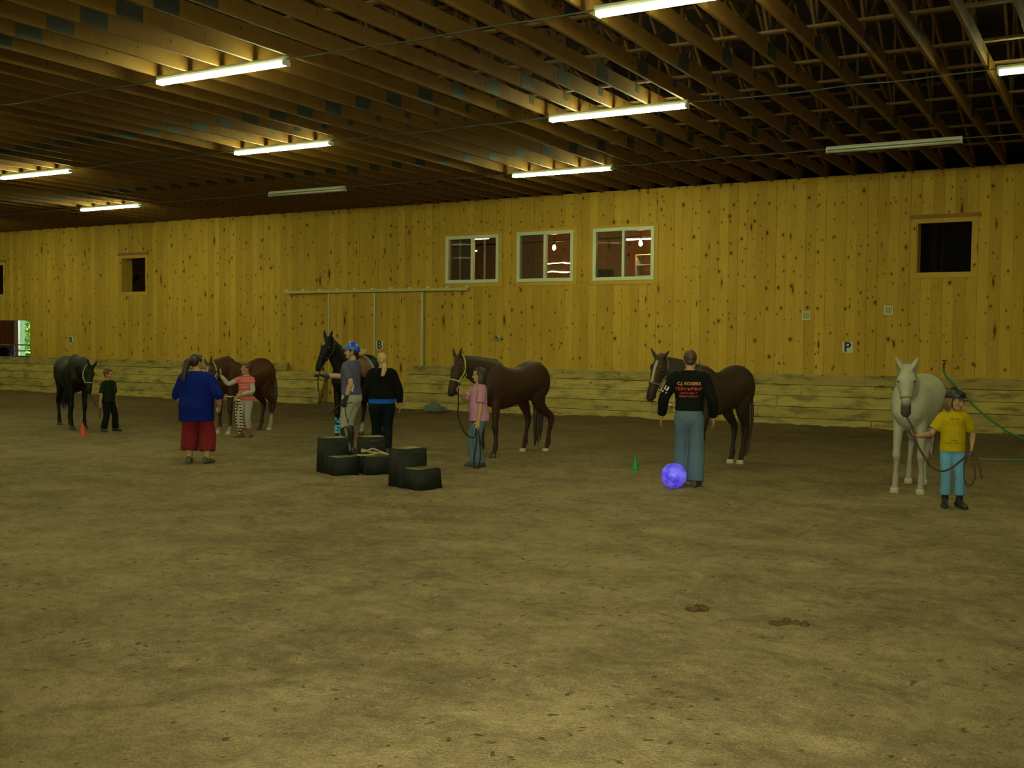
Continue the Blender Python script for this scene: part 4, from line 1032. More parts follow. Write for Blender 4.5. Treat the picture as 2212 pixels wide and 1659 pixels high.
    for sg, (fx, fy, *fz), toe, kb in zip((1, -1), feet, toes, knee):
        fz = fz[0] if fz else 0.0
        Hp = V((sg * hipx, -.005 * S, .495 * S + hips)); A = V((fx, fy, .048 * S + fz))
        Kn, A = ik(Hp, A, .235 * S, .222 * S, V((sg * .12 + kb, 1, 0)))
        legs.append((Hp, Kn, A)); lk = limb; tr = max(.055, T['hip'][0] * .53)
        tube(bm, [Hp + V((0, 0, .03 * S)), Hp - V((0, 0, .02 * S)), Hp.lerp(Kn, .45), Kn, Kn.lerp(A, .3) - V((0, .006 * S, 0)), Kn.lerp(A, .72), A], [tr * S * .95, tr * S, tr * .85 * S, .034 * S * lk, .035 * S * lk, .025 * S * lk, .0205 * S * lk], 14, 3, up=V((0, 1, 0)))
        td = Matrix.Rotation(math.radians(-sg * toe), 3, 'Z'); fy_ = td @ V((0, 1, 0)); fx_ = td @ V((1, 0, 0)); B = V((A.x, A.y, fz))
        loft(bm, [(B + fy_ * (o * S) + V((0, 0, hgt * S * .5 + .004)), fx_ * (w * S), V((0, 0, hgt * S * .5))) for o, w, hgt in ((-.045, .012, .022), (-.035, .019, .042), (0, .022, .058), (.04, .025, .044), (.075, .027, .030), (.098, .020, .020), (.106, .010, .012))], 12, 2)
    me = remesh(bm, .0052 if S < 1.6 else .006, 2, .4)
    Mi = np.array(HM.inverted()); sk = np.array(skin)
    def fn(c):
        q = c @ Mi[:3, :3].T + Mi[:3, 3]; out = np.tile(sk, (len(c), 1))
        lips = ((1 - sstep(np.hypot(q[:, 0] / .11, (q[:, 2] - .207) / .036), .75, 1.15)) * (q[:, 1] > .30))[:, None]; out = out * (1 - lips) + sk * (.9, .58, .60) * lips
        brow = (np.abs(q[:, 2] - .585) < .020) & (np.abs(np.abs(q[:, 0]) - .15) < .085) & (q[:, 1] > .28); out[brow] = sk * .32
        ch = ((1 - sstep(np.hypot(np.abs(q[:, 0]) - .19, q[:, 2] - .36), .02, .15)) * (q[:, 1] > .10))[:, None]; out = out * (1 - ch * (.0, .10, .10))
        so_ = ((1 - sstep(np.hypot((np.abs(q[:, 0]) - .145) * .8, q[:, 2] - .50), .03, .08)) * (q[:, 1] > .24))[:, None]; out = out * (1 - .18 * so_)
        return np.clip(out, 0, 1)
    paint(me, fn); link('body', me, M_skin, root)
    for e in (-1, 1):
        b2 = bmesh.new(); ball(b2, HM @ V((e * .142, .368, .497)), (.048 * hh, .03 * hh, .022 * hh), 10, HR.normalized()); obj('eye', b2, M_eyew, root)
    # ---- clothes
    def sleeve(b, sname, t, a0=.012, a1=.012):
        Sh, E, Wt = arms[sname]; r = S * limb
        P_ = [Sh - V(((1 if sname == 'R' else -1) * .035 * S, 0, -.002 * S)), Sh, Sh.lerp(E, .5), E, E.lerp(Wt, .5), Wt]; Rr = [.031 * r, .033 * r, .0295 * r, .025 * r, .0225 * r, .0155 * r]; tt = [-.2, 0, .5, 1.0, 1.5, 2.0]
        pts, rr = [], []
        for p, q, ti in zip(P_, Rr, tt):
            if ti < t - .02: pts.append(p); rr.append(q + (a0 + (a1 - a0) * max(0, ti) / t) * S)
        i = max(0, min(4, sum(1 for x in tt if x <= t) - 1)); f = (t - tt[i]) / (tt[i + 1] - tt[i]) if i < 5 else 0
        pts.append(P_[i].lerp(P_[i + 1], f)); rr.append(Rr[i] * (1 - f) + Rr[i + 1] * f + a1 * S)
        tube(b, pts, rr, 14, 3, up=V((0, 1, .3)), flat=True)
    b = bmesh.new(); tor(b, shirt['hem'], .842, 1.0, shirt.get('add', .010), shirt.get('flare', .004), top_add=.012, skirt=True)
    for sn in ('R', 'L'): sleeve(b, sn, shirt['sleeve'], *shirt.get('loose', (.010, .016)))
    sm = remesh(b, .009, 2, .5)
    so = link('shirt', sm, shirt['mat'], root); info['shirt'] = so
    if 'under' in shirt:   # long white sleeves under a short-sleeved top
        for sn in ('R', 'L'):
            b = bmesh.new(); sleeve(b, sn, 1.93, .006, .007); link('white_sleeve', remesh(b, .007, 2, .4), shirt['under'], root)
    if 'band' in shirt:    # a longer shirt showing below the first
        b = bmesh.new(); tor(b, shirt['band'][0], .62, 1.0, shirt.get('add', .010) - .003, 0); link('undershirt', remesh(b, .009, 2, .5), shirt['band'][1], root)
    b = bmesh.new(); top = pants.get('top', .585); tor(b, .432, top, 1.0, .007)
    for sg, (Hp, Kn, A) in zip((1, -1), legs):
        tr = max(.055, T['hip'][0] * .53); e0, e1 = pants.get('loose', (.006, .012)); L_ = pants['len']; lk = limb
        P_ = [Hp + V((0, 0, .03 * S)), Hp - V((0, 0, .03 * S)), Hp.lerp(Kn, .45), Kn, Kn.lerp(A, .35), Kn.lerp(A, .75), A - V((0, 0, .012 * S))]; tt = [-.1, .1, .45, 1.0, 1.35, 1.75, 2.0]
        Rr = [tr * .95, tr, tr * .86, max(.034 * lk, pants.get('kr', 0)), max(.034 * lk, pants.get('kr', 0)), max(.027 * lk, pants.get('ar', 0)), max(.023 * lk, pants.get('ar', 0))]
        pts, rr = [], []
        for p, q, ti in zip(P_, Rr, tt):
            if ti < L_ - .02: pts.append(p); rr.append((q + e0 + (e1 - e0) * max(0, ti) / L_) * S)
        i = max(0, min(5, sum(1 for x in tt if x <= L_) - 1)); f = (L_ - tt[i]) / (tt[i + 1] - tt[i])
        pts.append(P_[i].lerp(P_[i + 1], f)); rr.append((Rr[i] * (1 - f) + Rr[i + 1] * f + e1) * S)
        tube(b, pts, rr, 16, 3, up=V((0, 1, 0)), flat=True)
    po = link(pants.get('name', 'pants'), remesh(b, .009, 2, .5), pants['mat'], root); info['pants'] = po
    for sg, (Hp, Kn, A), toe, ft in zip((1, -1), legs, toes, feet):
        fz = ft[2] if len(ft) > 2 else 0.0
        td = Matrix.Rotation(math.radians(-sg * toe), 3, 'Z'); fy_ = td @ V((0, 1, 0)); fx_ = td @ V((1, 0, 0)); B = V((A.x, A.y, fz)); b = bmesh.new()
        loft(b, [(B + fy_ * (o * S) + V((0, 0, hgt * S * .5)), fx_ * (w * S), V((0, 0, hgt * S * .5))) for o, w, hgt in ((-.053, .016, .035), (-.042, .024, .056), (0, .027, .070), (.04, .031, .054), (.08, .033, .038), (.105, .026, .028), (.114, .012, .018))], 14, 2, sq=.85)
        bt = shoes.get('boot', 0)
        if bt: tube(b, [A - V((0, 0, .02 * S)), A + V((0, 0, .02 * S)), A.lerp(Kn, .3), A.lerp(Kn, .6 * bt), A.lerp(Kn, bt)], [(.027 + .004) * S, .028 * S, .031 * S, .044 * S if bt > .5 else .034 * S, .044 * S if bt > .5 else .034 * S], 14, 3, up=V((0, 1, 0)))
        link('boot' if bt else 'shoe', remesh(b, .008, 1, .4), shoes['mat'], root)
        if 'sock' in shoes:
            b = bmesh.new(); tube(b, [A - V((0, 0, .01 * S)), A.lerp(Kn, .32)], [.027 * S, .031 * S], 12, 1); obj('sock', b, shoes['sock'], root)
    if gloves:
        for bg_ in gl_.values(): link('glove', remesh(bg_, .0055, 1, .4), gloves, root)
    # ---- hair and helmet, in head units
    rs = random.Random(seed); hm = hair['mat']; kind = hair['kind']; b = bmesh.new(); up = HR @ V((1, 0, 0))
    hb2 = lambda c, r: ball(b, HM @ V(c), tuple(x * hh for x in r), 18, HR.normalized())
    big = hair.get('big', 1.0)
    hb2((0, -.095, .63), (.375 * big, .425 * big, .415 * big)); hb2((0, -.21, .40), (.30, .26, .26))
    for e in (-1, 1): hb2((e * .26, .02, .63), (.115, .21, .20))
    if not helmet: hb2((0, .16, .86), (.27, .22, .15))
    if kind in ('bun', 'tail', 'lowtail'):
        base = V(hair.get('base', (0, -.50, .45)))
        pts = [base + V(p) for p in hair['path']]
        tube(b, [HM @ V((0, -.40, base.z))] + [HM @ p for p in pts], [.13 * hh] + [x * hh for x in hair['rad']], 12, 3, up=up)
        for j in range(7):
            o = V((rs.uniform(-.07, .07), rs.uniform(-.05, .05), 0)); tube(b, [HM @ (p + o * (1 + i * .35)) for i, p in enumerate(pts)], [x * hh * .45 for x in hair['rad']], 8, 3, up=up)
    if kind == 'long':
        n = 22
        for j in range(n):
            a = PI * (-.10 + 1.20 * j / (n - 1)); x0 = .36 * math.cos(a); y0 = -.08 - .36 * math.sin(a); ln = hair['ln'] * rs.uniform(.9, 1.08)
            pts = [V((x0 * .85, y0 * .85, .75)), V((x0 * 1.04, y0 * 1.02, .42)), V((x0 * 1.12, y0 * 1.05 + .02, .42 - ln * .5)), V((x0 * 1.10, y0 * .98 + .05, .42 - ln))]
            tube(b, [HM @ p for p in pts], [.085 * hh, .085 * hh, .08 * hh, .03 * hh], 8, 3, up=up)
    if kind == 'curly':
        for j in range(90):
            u = rs.uniform(-.15, 1); a = rs.uniform(0, 2 * PI); q = math.sqrt(1 - u * u); p = V((.37 * q * math.cos(a), -.10 + .42 * q * math.sin(a), .62 + .42 * u))
            if p.y > .16 and p.z < .80: continue
            hb2(p, (.065,) * 3)
    hv = remesh(b, .0075, 1, .4)
    ho = link('hair', hv, hm, root)
    if 'tie' in hair:
        b = bmesh.new(); c = HM @ (V(hair.get('base', (0, -.5, .45))) + V(hair['tie'])); tube(b, [c - HR @ V((0, .03, .0)), c + HR @ V((0, .03, 0))], .125 * hh, 12, 1, up=up); obj('hair_tie', b, M_black, ho)
    if 'clip' in hair:
        b = bmesh.new(); ball(b, HM @ V(hair['clip']), .05 * hh, 10); obj('hair_clip', b, M_metal, ho)
    if helmet:
        b = bmesh.new(); zc = .50
        rows = []
        prof = [(.36, .415, .495), (.50, .432, .518), (.66, .430, .515), (.84, .390, .465), (1.0, .290, .345), (1.11, .150, .18), (1.15, .03, .036)]
        loft(b, [(HM @ V((0, -.045 - .03 * (1 - z), z + (0.0))), HR @ V((w, 0, 0)), HR @ V((0, d, 0))) for z, w, d in prof], 26, 3)
        # tilt of the rim: raise the front edge clear of the brow by cutting it
        geom = b.verts[:] + b.edges[:] + b.faces[:]
        bmesh.ops.bisect_plane(b, geom=geom, plane_co=HM @ V((0, .1, .62)), plane_no=HR @ V((0, -.30, 1)), clear_inner=True)
        bmesh.ops.holes_fill(b, edges=[e for e in b.edges if e.is_boundary])
        if helmet.get('vents'):
            pass
        he = obj('helmet', b, helmet['mat'], root)
        b = bmesh.new()
        rows = []
        for i in range(13):
            a = math.radians(28 + 124 * i / 12); rows.append([HM @ V((.43 * math.cos(a), -.05 + .505 * math.sin(a) * 1.0 - .03, .715 - .02)), HM @ V((.45 * math.cos(a), -.05 + .51 * math.sin(a) + .26 * math.sin((a - math.radians(28)) * 180 / 124), .655))])
        th = HR @ V((0, 0, .028)); vv = [[b.verts.new(p + o) for p in r for o in (V((0, 0, 0)), th)] for r in rows]
        for i in range(12):
            A_, B_ = vv[i], vv[i + 1]
            for q in ((0, 2), (3, 1), (2, 3), (1, 0)): b.faces.new([A_[q[0]], A_[q[1]], B_[q[1]], B_[q[0]]])
        b.faces.new([vv[0][k_] for k_ in (0, 1, 3, 2)]); b.faces.new([vv[-1][k_] for k_ in (2, 3, 1, 0)])
        obj('visor', b, helmet['mat'], he)
        b = bmesh.new()
        for e in (-1, 1):
            tube(b, [HM @ V(p) for p in ((e * .38, .10, .58), (e * .335, .13, .30), (e * .22, .17, .06), (0, .21, -.045))], .018 * hh, 6, 3, up=up)
            tube(b, [HM @ V(p) for p in ((e * .36, -.20, .50), (e * .33, -.05, .25), (e * .30, .10, .18))], .016 * hh, 6, 3, up=up)
        obj('chin_strap', b, M_black, he)
        info['helmet'] = he
    bpy.context.view_layer.update()
    MW = root.matrix_world.copy(); info['MW'] = MW; info['legs'] = legs; info['HM'] = HM; info['S'] = S
    info['hand'] = {k_: MW @ v for k_, v in info['H'].items()}
    return info

def print_on(info, me, mat, name, M, side=1, parent=None):
    """lay a flat text or mark mesh (x across, y up, centred) on the shirt's back (side=-1) or front (side=1)"""
    so = info['shirt']; bvh = BVHTree.FromPolygons([v.co for v in so.data.vertices], [p.vertices[:] for p in so.data.polygons])
    for v in me.vertices:
        p = M @ V((v.co.x * (-side), 0, v.co.y))
        o = V((p.x, side * 1.0, p.z)); hit = bvh.ray_cast(o, V((0, -side, 0)))
        v.co = hit[0] + V((0, side * .005, 0)) if hit[0] is not None else V((p.x, side * .1, p.z))
    if side < 0: pass
    return link(name, me, mat, so)

def marks(seed, rows):
    """rows of tiny block marks standing for print too small to read: (y, height, x0, x1)"""
    rs = random.Random(seed); bm = bmesh.new()
    for y, hgt, x0, x1 in rows:
        x = x0
        while x < x1:
            w = rs.uniform(.45, .95) * hgt; t = rs.uniform(.75, 1.0) * hgt
            if rs.random() > .14:
                for (a0, b0, a1, b1) in ((0, 0, w * .3, t), (w * .3, t * .72, w, t), (w * .3, rs.choice((0, t * .38)), w, t * .26 + rs.choice((0, t * .3)))):
                    if a1 - a0 > 1e-4 and b1 - b0 > 1e-4: bm.faces.new([bm.verts.new(V((min(x + p, x1), y + q, 0))) for p, q in ((a0, b0), (a1, b0), (a1, b1), (a0, b1))])
            x += w + hgt * .22
    return to_mesh(bm, 'marks', False)
def strokes(polys, r):
    bm = bmesh.new()
    for pl in polys:
        P_ = crom([list(p) for p in pl], 4); L_ = None
        for i in range(len(P_)):
            t = P_[min(i + 1, len(P_) - 1)] - P_[max(0, i - 1)]; t = t / max(1e-6, np.hypot(*t)); nn = np.array([-t[1], t[0]]) * r
            row = [bm.verts.new(V((*(P_[i] + nn), 0))), bm.verts.new(V((*(P_[i] - nn), 0)))]
            if L_: bm.faces.new([L_[0], row[0], row[1], L_[1]])
            L_ = row
    return to_mesh(bm, 'strokes', False)

WOM = dict(hip=(.106, .076), waist=(.088, .068), chest=(.096, .074), sh=.110)
KID = dict(hip=(.096, .070), waist=(.086, .066), chest=(.090, .066), sh=.108)
denim = cloth('worn_blue_denim', (.125, .195, .27), .3, .5); denim_dk = cloth('dark_denim', (.010, .013, .018), .3, .45)
Hbrown = hair_mat('brown_hair', (.060, .026, .012)); Hdark = hair_mat('dark_brown_hair', (.016, .009, .006)); Hblond = hair_mat('blond_hair', (.33, .235, .085), .4); Hred = hair_mat('reddish_brown_hair', (.020, .007, .004))
P = {}
# boy in green
tan_x = lambda S_, f: tuple(a * S_ for a in f)
P['boy'] = person('young boy in a dark green t-shirt and dark trousers holding a rope, leftmost child', (-18.12, 15.13), 5, 1.27, .205, dict(hip=(.094, .072), waist=(.090, .070), chest=(.094, .068), sh=.112),
    dict(R=dict(w=(.215, -.03, .545), curl=1.2), L=dict(w=(-.175, .02, .55), curl=.6)), [(.115, -.03), (-.135, .04)], (14, 4), dict(mat=cloth('dark_green_tee', (.012, .028, .013)), hem=.475, sleeve=.92, loose=(.012, .022), add=.014, flare=.008),
    dict(mat=cloth('dark_trousers', (.012, .015, .014)), len=1.95, loose=(.010, .018), kr=.036, ar=.036), dict(mat=plain('dark_shoe', (.05, .03, .022), .6)), dict(kind='curly', mat=hair_mat('auburn_hair', (.085, .028, .012))), toes=(20, 12))
P['blue'] = person('heavy woman seen from behind in a royal blue t-shirt and red knee-length shorts', (-12.42, 12.01), 116, 1.66, .225, dict(hip=(.132, .118), waist=(.136, .122), chest=(.136, .110), sh=.128, shz=.775, belly=.012),
    dict(R=dict(w=(.33, .07, .86), pole=(.8, -.8, -.3), curl=1.1, dir=(-.2, .55, -.8), palm=(-1, .2, 0)), L=dict(w=(-.27, .16, .84), pole=(-.9, -.5, 0), curl=.9)), [(.16, -.02), (-.135, .02)], (-32, 2), dict(mat=cloth('royal_blue_tee', (.004, .016, .24), .1, .5), hem=.392, sleeve=1.12, loose=(.012, .016), add=.020, flare=.010),
    dict(name='shorts', mat=cloth('brick_red_shorts', (.26, .022, .030), .15, .4), len=1.70, loose=(.010, .016), kr=.064, ar=.060), dict(mat=plain('grey_sandal', (.055, .058, .05), .6)),
    dict(kind='tail', mat=Hred, big=1.04, base=(0, -.50, .55), path=[(0, 0, .02), (-.10, -.16, -.10), (-.12, -.30, -.5), (-.06, -.42, -.95), (-.02, -.46, -1.40)], rad=[.15, .26, .21, .17, .06], clip=(.25, -.44, .80)), limb=1.42, toes=(14, 14))
stripe = NT('red_white_stripes'); tc = stripe.n('TexCoord'); spz = stripe.n('SeparateXYZ'); stripe.l(tc.outputs['Object'], spz.inputs[0])
sm_ = stripe.math('LESS_THAN', stripe.math('FRACT', stripe.math('MULTIPLY', spz.outputs[2], 36.0)), .24)
stripe = stripe.done(stripe.mix(sm_, (.42, .030, .055), (.48, .40, .33)), .9, .1)
M_offw = cloth('off_white_cloth', (.58, .54, .48), .06)
P['stripe'] = person('girl in a red striped top over white sleeves reaching to the chestnut horse', (-14.93, 15.70), -84, 1.44, .212, KID,
    dict(R=dict(w=(.37, .28, 1.20), pole=(.2, .2, -1), curl=.12, spread=.22, dir=(.10, -.05, 1), palm=(.55, .8, .15), thumb=(-1, .4, 0)), L=dict(w=(-.06, .20, .845), pole=(-1, -.5, -.35), curl=1.2, dir=(.8, .35, -.15), palm=(0, -1, -.3), thumb=(0, .2, 1))), [(.085, .03), (-.085, -.02)], (-24, 0), dict(mat=stripe, hem=.50, sleeve=.42, loose=(.010, .014), add=.010, under=M_offw, flare=.006),
    dict(mat=cloth('pinkish_white_leggings', (.58, .47, .46), .06), len=1.62, loose=(.004, .006)), dict(mat=plain('reddish_shoe', (.13, .07, .05), .6), sock=plain('multicoloured_sock', (.16, .05, .07), .9)),
    dict(kind='lowtail', mat=Hbrown, base=(0, -.42, .62), path=[(0, 0, 0), (0, -.14, -.1), (0, -.1, -.4)], rad=[.12, .15, .05]), toes=(15, 12))
P['rider'] = person('girl in a blue riding helmet, grey t-shirt and cream breeches standing on the mounting block', (-10.16, 12.90), 186, 1.645, .222, WOM,
    dict(R=dict(w=(-.05, .43, 1.16), pole=(.5, -.2, -1), curl=.8, dir=(-.35, .9, .15), palm=(-.2, -.2, -1), thumb=(-1, 0, .3)), L=dict(w=(-.235, -.06, .835), pole=(-.3, -1, 0), curl=1.1)), [(.085, .05), (-.075, -.03)], (34, 0), dict(mat=cloth('heather_grey_tee', (.11, .105, .20), .3), hem=.535, sleeve=.78, loose=(.009, .012), add=.009, flare=.003),
    dict(name='breeches', mat=cloth('cream_breeches', (.46, .44, .34), .06, .2), len=1.30, loose=(.004, .003), top=.60), dict(mat=M_bleather, boot=.88), dict(kind='lowtail', mat=Hdark, base=(0, -.36, .24), path=[(0, 0, 0), (.30, -.02, -.18), (.42, .16, -.40)], rad=[.11, .10, .06]), z0=.20, gloves=plain('black_glove', (.012, .012, .012), .7), helmet=dict(mat=plain('blue_helmet', (.005, .048, .36), .35, .5, var=.06)), skin=(.56, .33, .20))
P['blonde'] = person('woman with a blond ponytail seen from behind in a black sweater and dark jeans', (-11.0, 14.80), 134, 1.69, .222, dict(hip=(.122, .085), waist=(.112, .078), chest=(.110, .078), sh=.116),
    dict(R=dict(w=(.30, -.03, .83), pole=(.9, -.6, .1), curl=.8), L=dict(w=(-.22, .12, .85), pole=(-.8, -.8, 0), curl=.8)), [(.09, -.02), (-.03, .26)], (4, 4), dict(mat=cloth('black_sweater', (.006, .006, .006), .2), hem=.545, sleeve=1.90, loose=(.014, .014), add=.016, flare=.012, band=(.495, cloth('bright_blue_cloth', (.012, .13, .70), .12))),
    dict(mat=denim_dk, len=1.96, loose=(.010, .014), kr=.040, ar=.036), dict(mat=plain('black_shoe', (.012, .011, .010), .5)),
    dict(kind='tail', mat=Hblond, base=(0, -.50, .24), path=[(.02, .02, 0), (.05, -.12, -.16), (.02, -.20, -.58), (-.12, -.24, -1.02)], rad=[.11, .17, .20, .07], tie=(.03, .04, .02)), limb=1.1, knee=(0, 0))
P['pink'] = person('girl with long dark hair in a pink t-shirt and jeans beside the chestnut horse', (-8.61, 14.02), -134, 1.50, .215, dict(hip=(.092, .078), waist=(.090, .080), chest=(.090, .074), sh=.104, belly=.008),
    dict(R=dict(w=(-.08, .30, 1.12), pole=(.8, -.2, -1), curl=1.2, dir=(-.15, .5, .8), palm=(-1, 0, .2), thumb=(0, .4, 1)), L=dict(w=(-.20, .05, .70), pole=(-.2, -1, 0), curl=.7)), [(.075, .03), (-.08, -.02)], (-8, 3), dict(mat=cloth('pink_tee', (.64, .29, .46), .08, .5), hem=.465, sleeve=.80, loose=(.012, .020), add=.014, flare=.010),
    dict(mat=denim, len=1.97, loose=(.008, .014), kr=.034, ar=.036), dict(mat=plain('dark_sneaker', (.03, .035, .04), .6)), dict(kind='long', mat=Hdark, ln=.62), toes=(10, 6))
P['man'] = person('man seen from behind in a black long-sleeved shirt with red print and faded jeans', (-5.12, 13.68), 106, 1.80, .232, dict(hip=(.094, .070), waist=(.090, .064), chest=(.108, .074), sh=.124),
    dict(R=dict(w=(.315, .06, .915), pole=(.5, -1, 0), curl=.7), L=dict(w=(-.375, .10, .925), pole=(-.6, -1, .1), curl=.35, spread=.16)), [(.095, -.06), (-.10, .08)], (12, 0), dict(mat=cloth('black_shirt', (.008, .008, .008), .2), hem=.555, sleeve=1.93, loose=(.012, .014), add=.011, flare=.002),
    dict(mat=denim, len=1.99, loose=(.009, .018), kr=.047, ar=.045), dict(mat=plain('work_boot', (.05, .04, .03), .7)), dict(kind='short', mat=hair_mat('short_brown_hair', (.040, .020, .010))), toes=(12, 10), limb=1.08)
P['yellow'] = person('child in a black riding helmet, yellow t-shirt and light blue track pants', (-1.84, 13.66), -74, 1.385, .236, dict(hip=(.082, .068), waist=(.084, .070), chest=(.086, .068), sh=.100),
    dict(R=dict(w=(.39, .16, .835), pole=(.2, -.3, -1), curl=1.2, dir=(.9, .3, .15), palm=(0, .3, 1), thumb=(0, 1, .4)), L=dict(w=(-.20, .06, .72), pole=(-.5, -1, 0), curl=1.2, dir=(.15, .3, -1))), [(.075, .02), (-.08, .05)], (42, 14), dict(mat=cloth('yellow_tee', (.62, .44, .005), .06, .35), hem=.475, sleeve=.74, loose=(.010, .022), add=.014, flare=.010),
    dict(name='track_pants', mat=cloth('light_blue_jersey', (.17, .42, .70), .06, .4), len=1.72, loose=(.008, .012), kr=.033, ar=.035), dict(mat=plain('black_boot', (.012, .012, .011), .5), boot=.5), dict(kind='long', mat=hair_mat('light_brown_hair', (.10, .055, .022)), ln=.50), helmet=dict(mat=plain('black_helmet', (.006, .006, .007), .45, .4, var=0)), toes=(10, 20))

# print on the shirts
M_pr = plain('orange_print', (.36, .15, .06), .7, .2, var=.2); M_pr2 = plain('red_print', (.34, .03, .03), .7, .2, var=.2); M_ink = plain('dark_ink', (.05, .04, .012), .8, .1)
M_inkf = plain('faint_ink', (.20, .145, .008), .8, .1); M_pw = plain('white_print', (.45, .45, .38), .7)
print_on(P['boy'], strokes([[(.035, .10), (.055, .085), (.04, .06)], [(.05, .045), (.035, .02), (.055, 0)], [(.04, -.02), (.055, -.045)]], .008), plain('rusty_print', (.20, .06, .03), .8, .1), 'chest_print', Matrix.Translation(V((0, 0, .86))), 1)
i_ = P['man']; zc = 1.365
print_on(i_, text_mesh('C.J. ROGERS', .057, .002), M_pr, 'lettering', Matrix.Translation(V((0, 0, zc))), -1)
print_on(i_, marks(3, [(0, .042, -.175, .175)]), M_pr2, 'print_line', Matrix.Translation(V((0, 0, zc - .088))), -1)
print_on(i_, marks(4, [(0, .024, -.115, .115), (-.042, .024, -.125, .125)]), M_pr2, 'print_line', Matrix.Translation(V((0, 0, zc - .135))), -1)
a_ = i_['L']; b = bmesh.new()
sb = BVHTree.FromPolygons([v.co for v in i_['shirt'].data.vertices], [p.vertices[:] for p in i_['shirt'].data.polygons])
ax = (a_['E'] - a_['S']).normalized(); c0 = a_['S'].lerp(a_['E'], .62); o_ = V((-.45, -1, 0)); o_ = (o_ - ax * o_.dot(ax)).normalized(); sx_ = ax.cross(o_)
for (u0, v0, u1, v1) in ((-.05, -.032, .005, -.012), (-.05, .010, -.002, .030), (-.012, -.03, .008, .03), (.025, -.034, .05, .034)):
    vs = []
    for u, v in ((u0, v0), (u1, v0), (u1, v1), (u0, v1)):
        q = c0 + ax * u + sx_ * v; hit = sb.ray_cast(q + o_ * .3, -o_); vs.append(b.verts.new((hit[0] if hit[0] is not None else q) + o_ * .006))
    b.faces.new(vs)
link('sleeve_emblem', to_mesh(b, 'sleeve_emblem', False), M_pw, i_['shirt'])
i_ = P['yellow']; zc = .98
print_on(i_, text_mesh("I'M A", .044, 0.0), M_ink, 'lettering', Matrix.Translation(V((-.0, 0, zc + .055))), 1)
lo = [[(-.11 + k * .037 + .020 * math.cos(t), .005 + .022 * math.sin(t)) for t in np.linspace(k, k + 5.6, 9)] for k in range(7)]
print_on(i_, strokes(lo, .0022), M_inkf, 'outline_word', Matrix.Translation(V((0, 0, zc))), 1)
ci = [[(.055 * math.cos(t), .055 * math.sin(t)) for t in np.linspace(-.9, .9, 8)], [(.055 * math.cos(t), .055 * math.sin(t)) for t in np.linspace(2.3, 4.2, 8)], [(-.012, .02), (0, .024), (.012, .02)], [(-.004, -.012), (.0, -.02), (.004, -.012)], [(-.085, .02), (-.09, -.01), (-.08, -.03)], [(.085, .02), (.09, -.01), (.08, -.03)]]
print_on(i_, strokes(ci, .0022), M_inkf, 'line_drawing', Matrix.Translation(V((0, 0, zc - .10))), 1)
print_on(i_, text_mesh('AT THE', .022, .0005), M_ink, 'lettering', Matrix.Translation(V((.0, 0, zc - .195))), 1)
print_on(i_, marks(8, [(0, .013, -.105, .105)]), M_ink, 'print_line', Matrix.Translation(V((0, 0, zc - .228))), 1)
# white side stripe on the light blue trousers
pm = P['yellow']['pants']; bv = BVHTree.FromPolygons([v.co for v in pm.data.vertices], [p.vertices[:] for p in pm.data.polygons])
b = bmesh.new(); Hp_, Kn_, A_ = P['yellow']['legs'][1]
for dy in (-.016, .016):
    prev = None
    for f in np.linspace(.25, 1.62, 22):
        c = Hp_.lerp(Kn_, f) if f < 1 else Kn_.lerp(A_, f - 1); row = []
        for w in (-.006, .006):
            o = c + V((-.5, dy + w + .10, 0)); hit = bv.ray_cast(o, (c + V((0, dy + w, 0)) - o).normalized())
            if hit[0] is not None: row.append(b.verts.new(hit[0] + V((-.004, .001, 0))))
        if len(row) < 2: prev = None; continue
        if prev: b.faces.new([prev[0], prev[1], row[1], row[0]])
        prev = row
link('side_stripe', to_mesh(b, 'side_stripe', False), M_pw, pm)
# spectacles of the girl in stripes
i_ = P['stripe']; HM = i_['HM']; b = bmesh.new()
for e in (-1, 1):
    tube(b, [HM @ V((e * .145 + .085 * math.cos(t), .405, .50 + .06 * math.sin(t))) for t in np.linspace(0, 2 * PI, 15)], .0022, 6, 1); tube(b, [HM @ V((e * .23, .40, .51)), HM @ V((e * .34, .2, .51)), HM @ V((e * .36, -.02, .51))], .0022, 6, 2)
tube(b, [HM @ V((-.06, .41, .51)), HM @ V((.06, .41, .51))], .0022, 6, 1)
obj('spectacles', b, M_metal, i_['root'])

# ------------------------------------------------------------------ lead ropes, phone, small things
def rope(name, pts, r, mat, lab, cat='rope', group=None):
    bm = bmesh.new(); tube(bm, pts, r, 8, 5, up=V((.3, .2, 1))); return tag(obj(name, bm, mat), lab, cat, group)
twist = NT('black_and_white_rope'); v_ = twist.coord(); w_ = twist.n('TexWave', wave_type='BANDS', bands_direction='Z'); twist.l(v_, w_.inputs['Vector']); w_.inputs['Scale'].default_value = 5.5; w_.inputs['Distortion'].default_value = .6
twist = twist.done(twist.mix(twist.math('LESS_THAN', w_.outputs['Fac'], .5), (.012, .012, .014), (.50, .49, .40)), .8, .1)
M_rope_b = plain('dark_rope', (.022, .015, .012), .8, .1, var=.4, scale=60); M_rope_br = plain('brown_rope', (.065, .038, .026), .8, .1, var=.4, scale=60)
def loc(key, *p): return P[key]['MW'] @ V(p)
j, hd = H['dark']['jaw'], P['boy']['hand']['R']
rope('lead_rope', [j, j.lerp(hd, .3) + V((0, 0, -.10)), j.lerp(hd, .7) + V((0, 0, -.12)), hd, hd + V((.01, -.02, -.10)), hd + V((.02, -.03, -.22))], .011, M_rope_br, 'brown lead rope between the leftmost horse and the boy')
hd = P['stripe']['hand']['L']
j = H['blaze']['jaw']
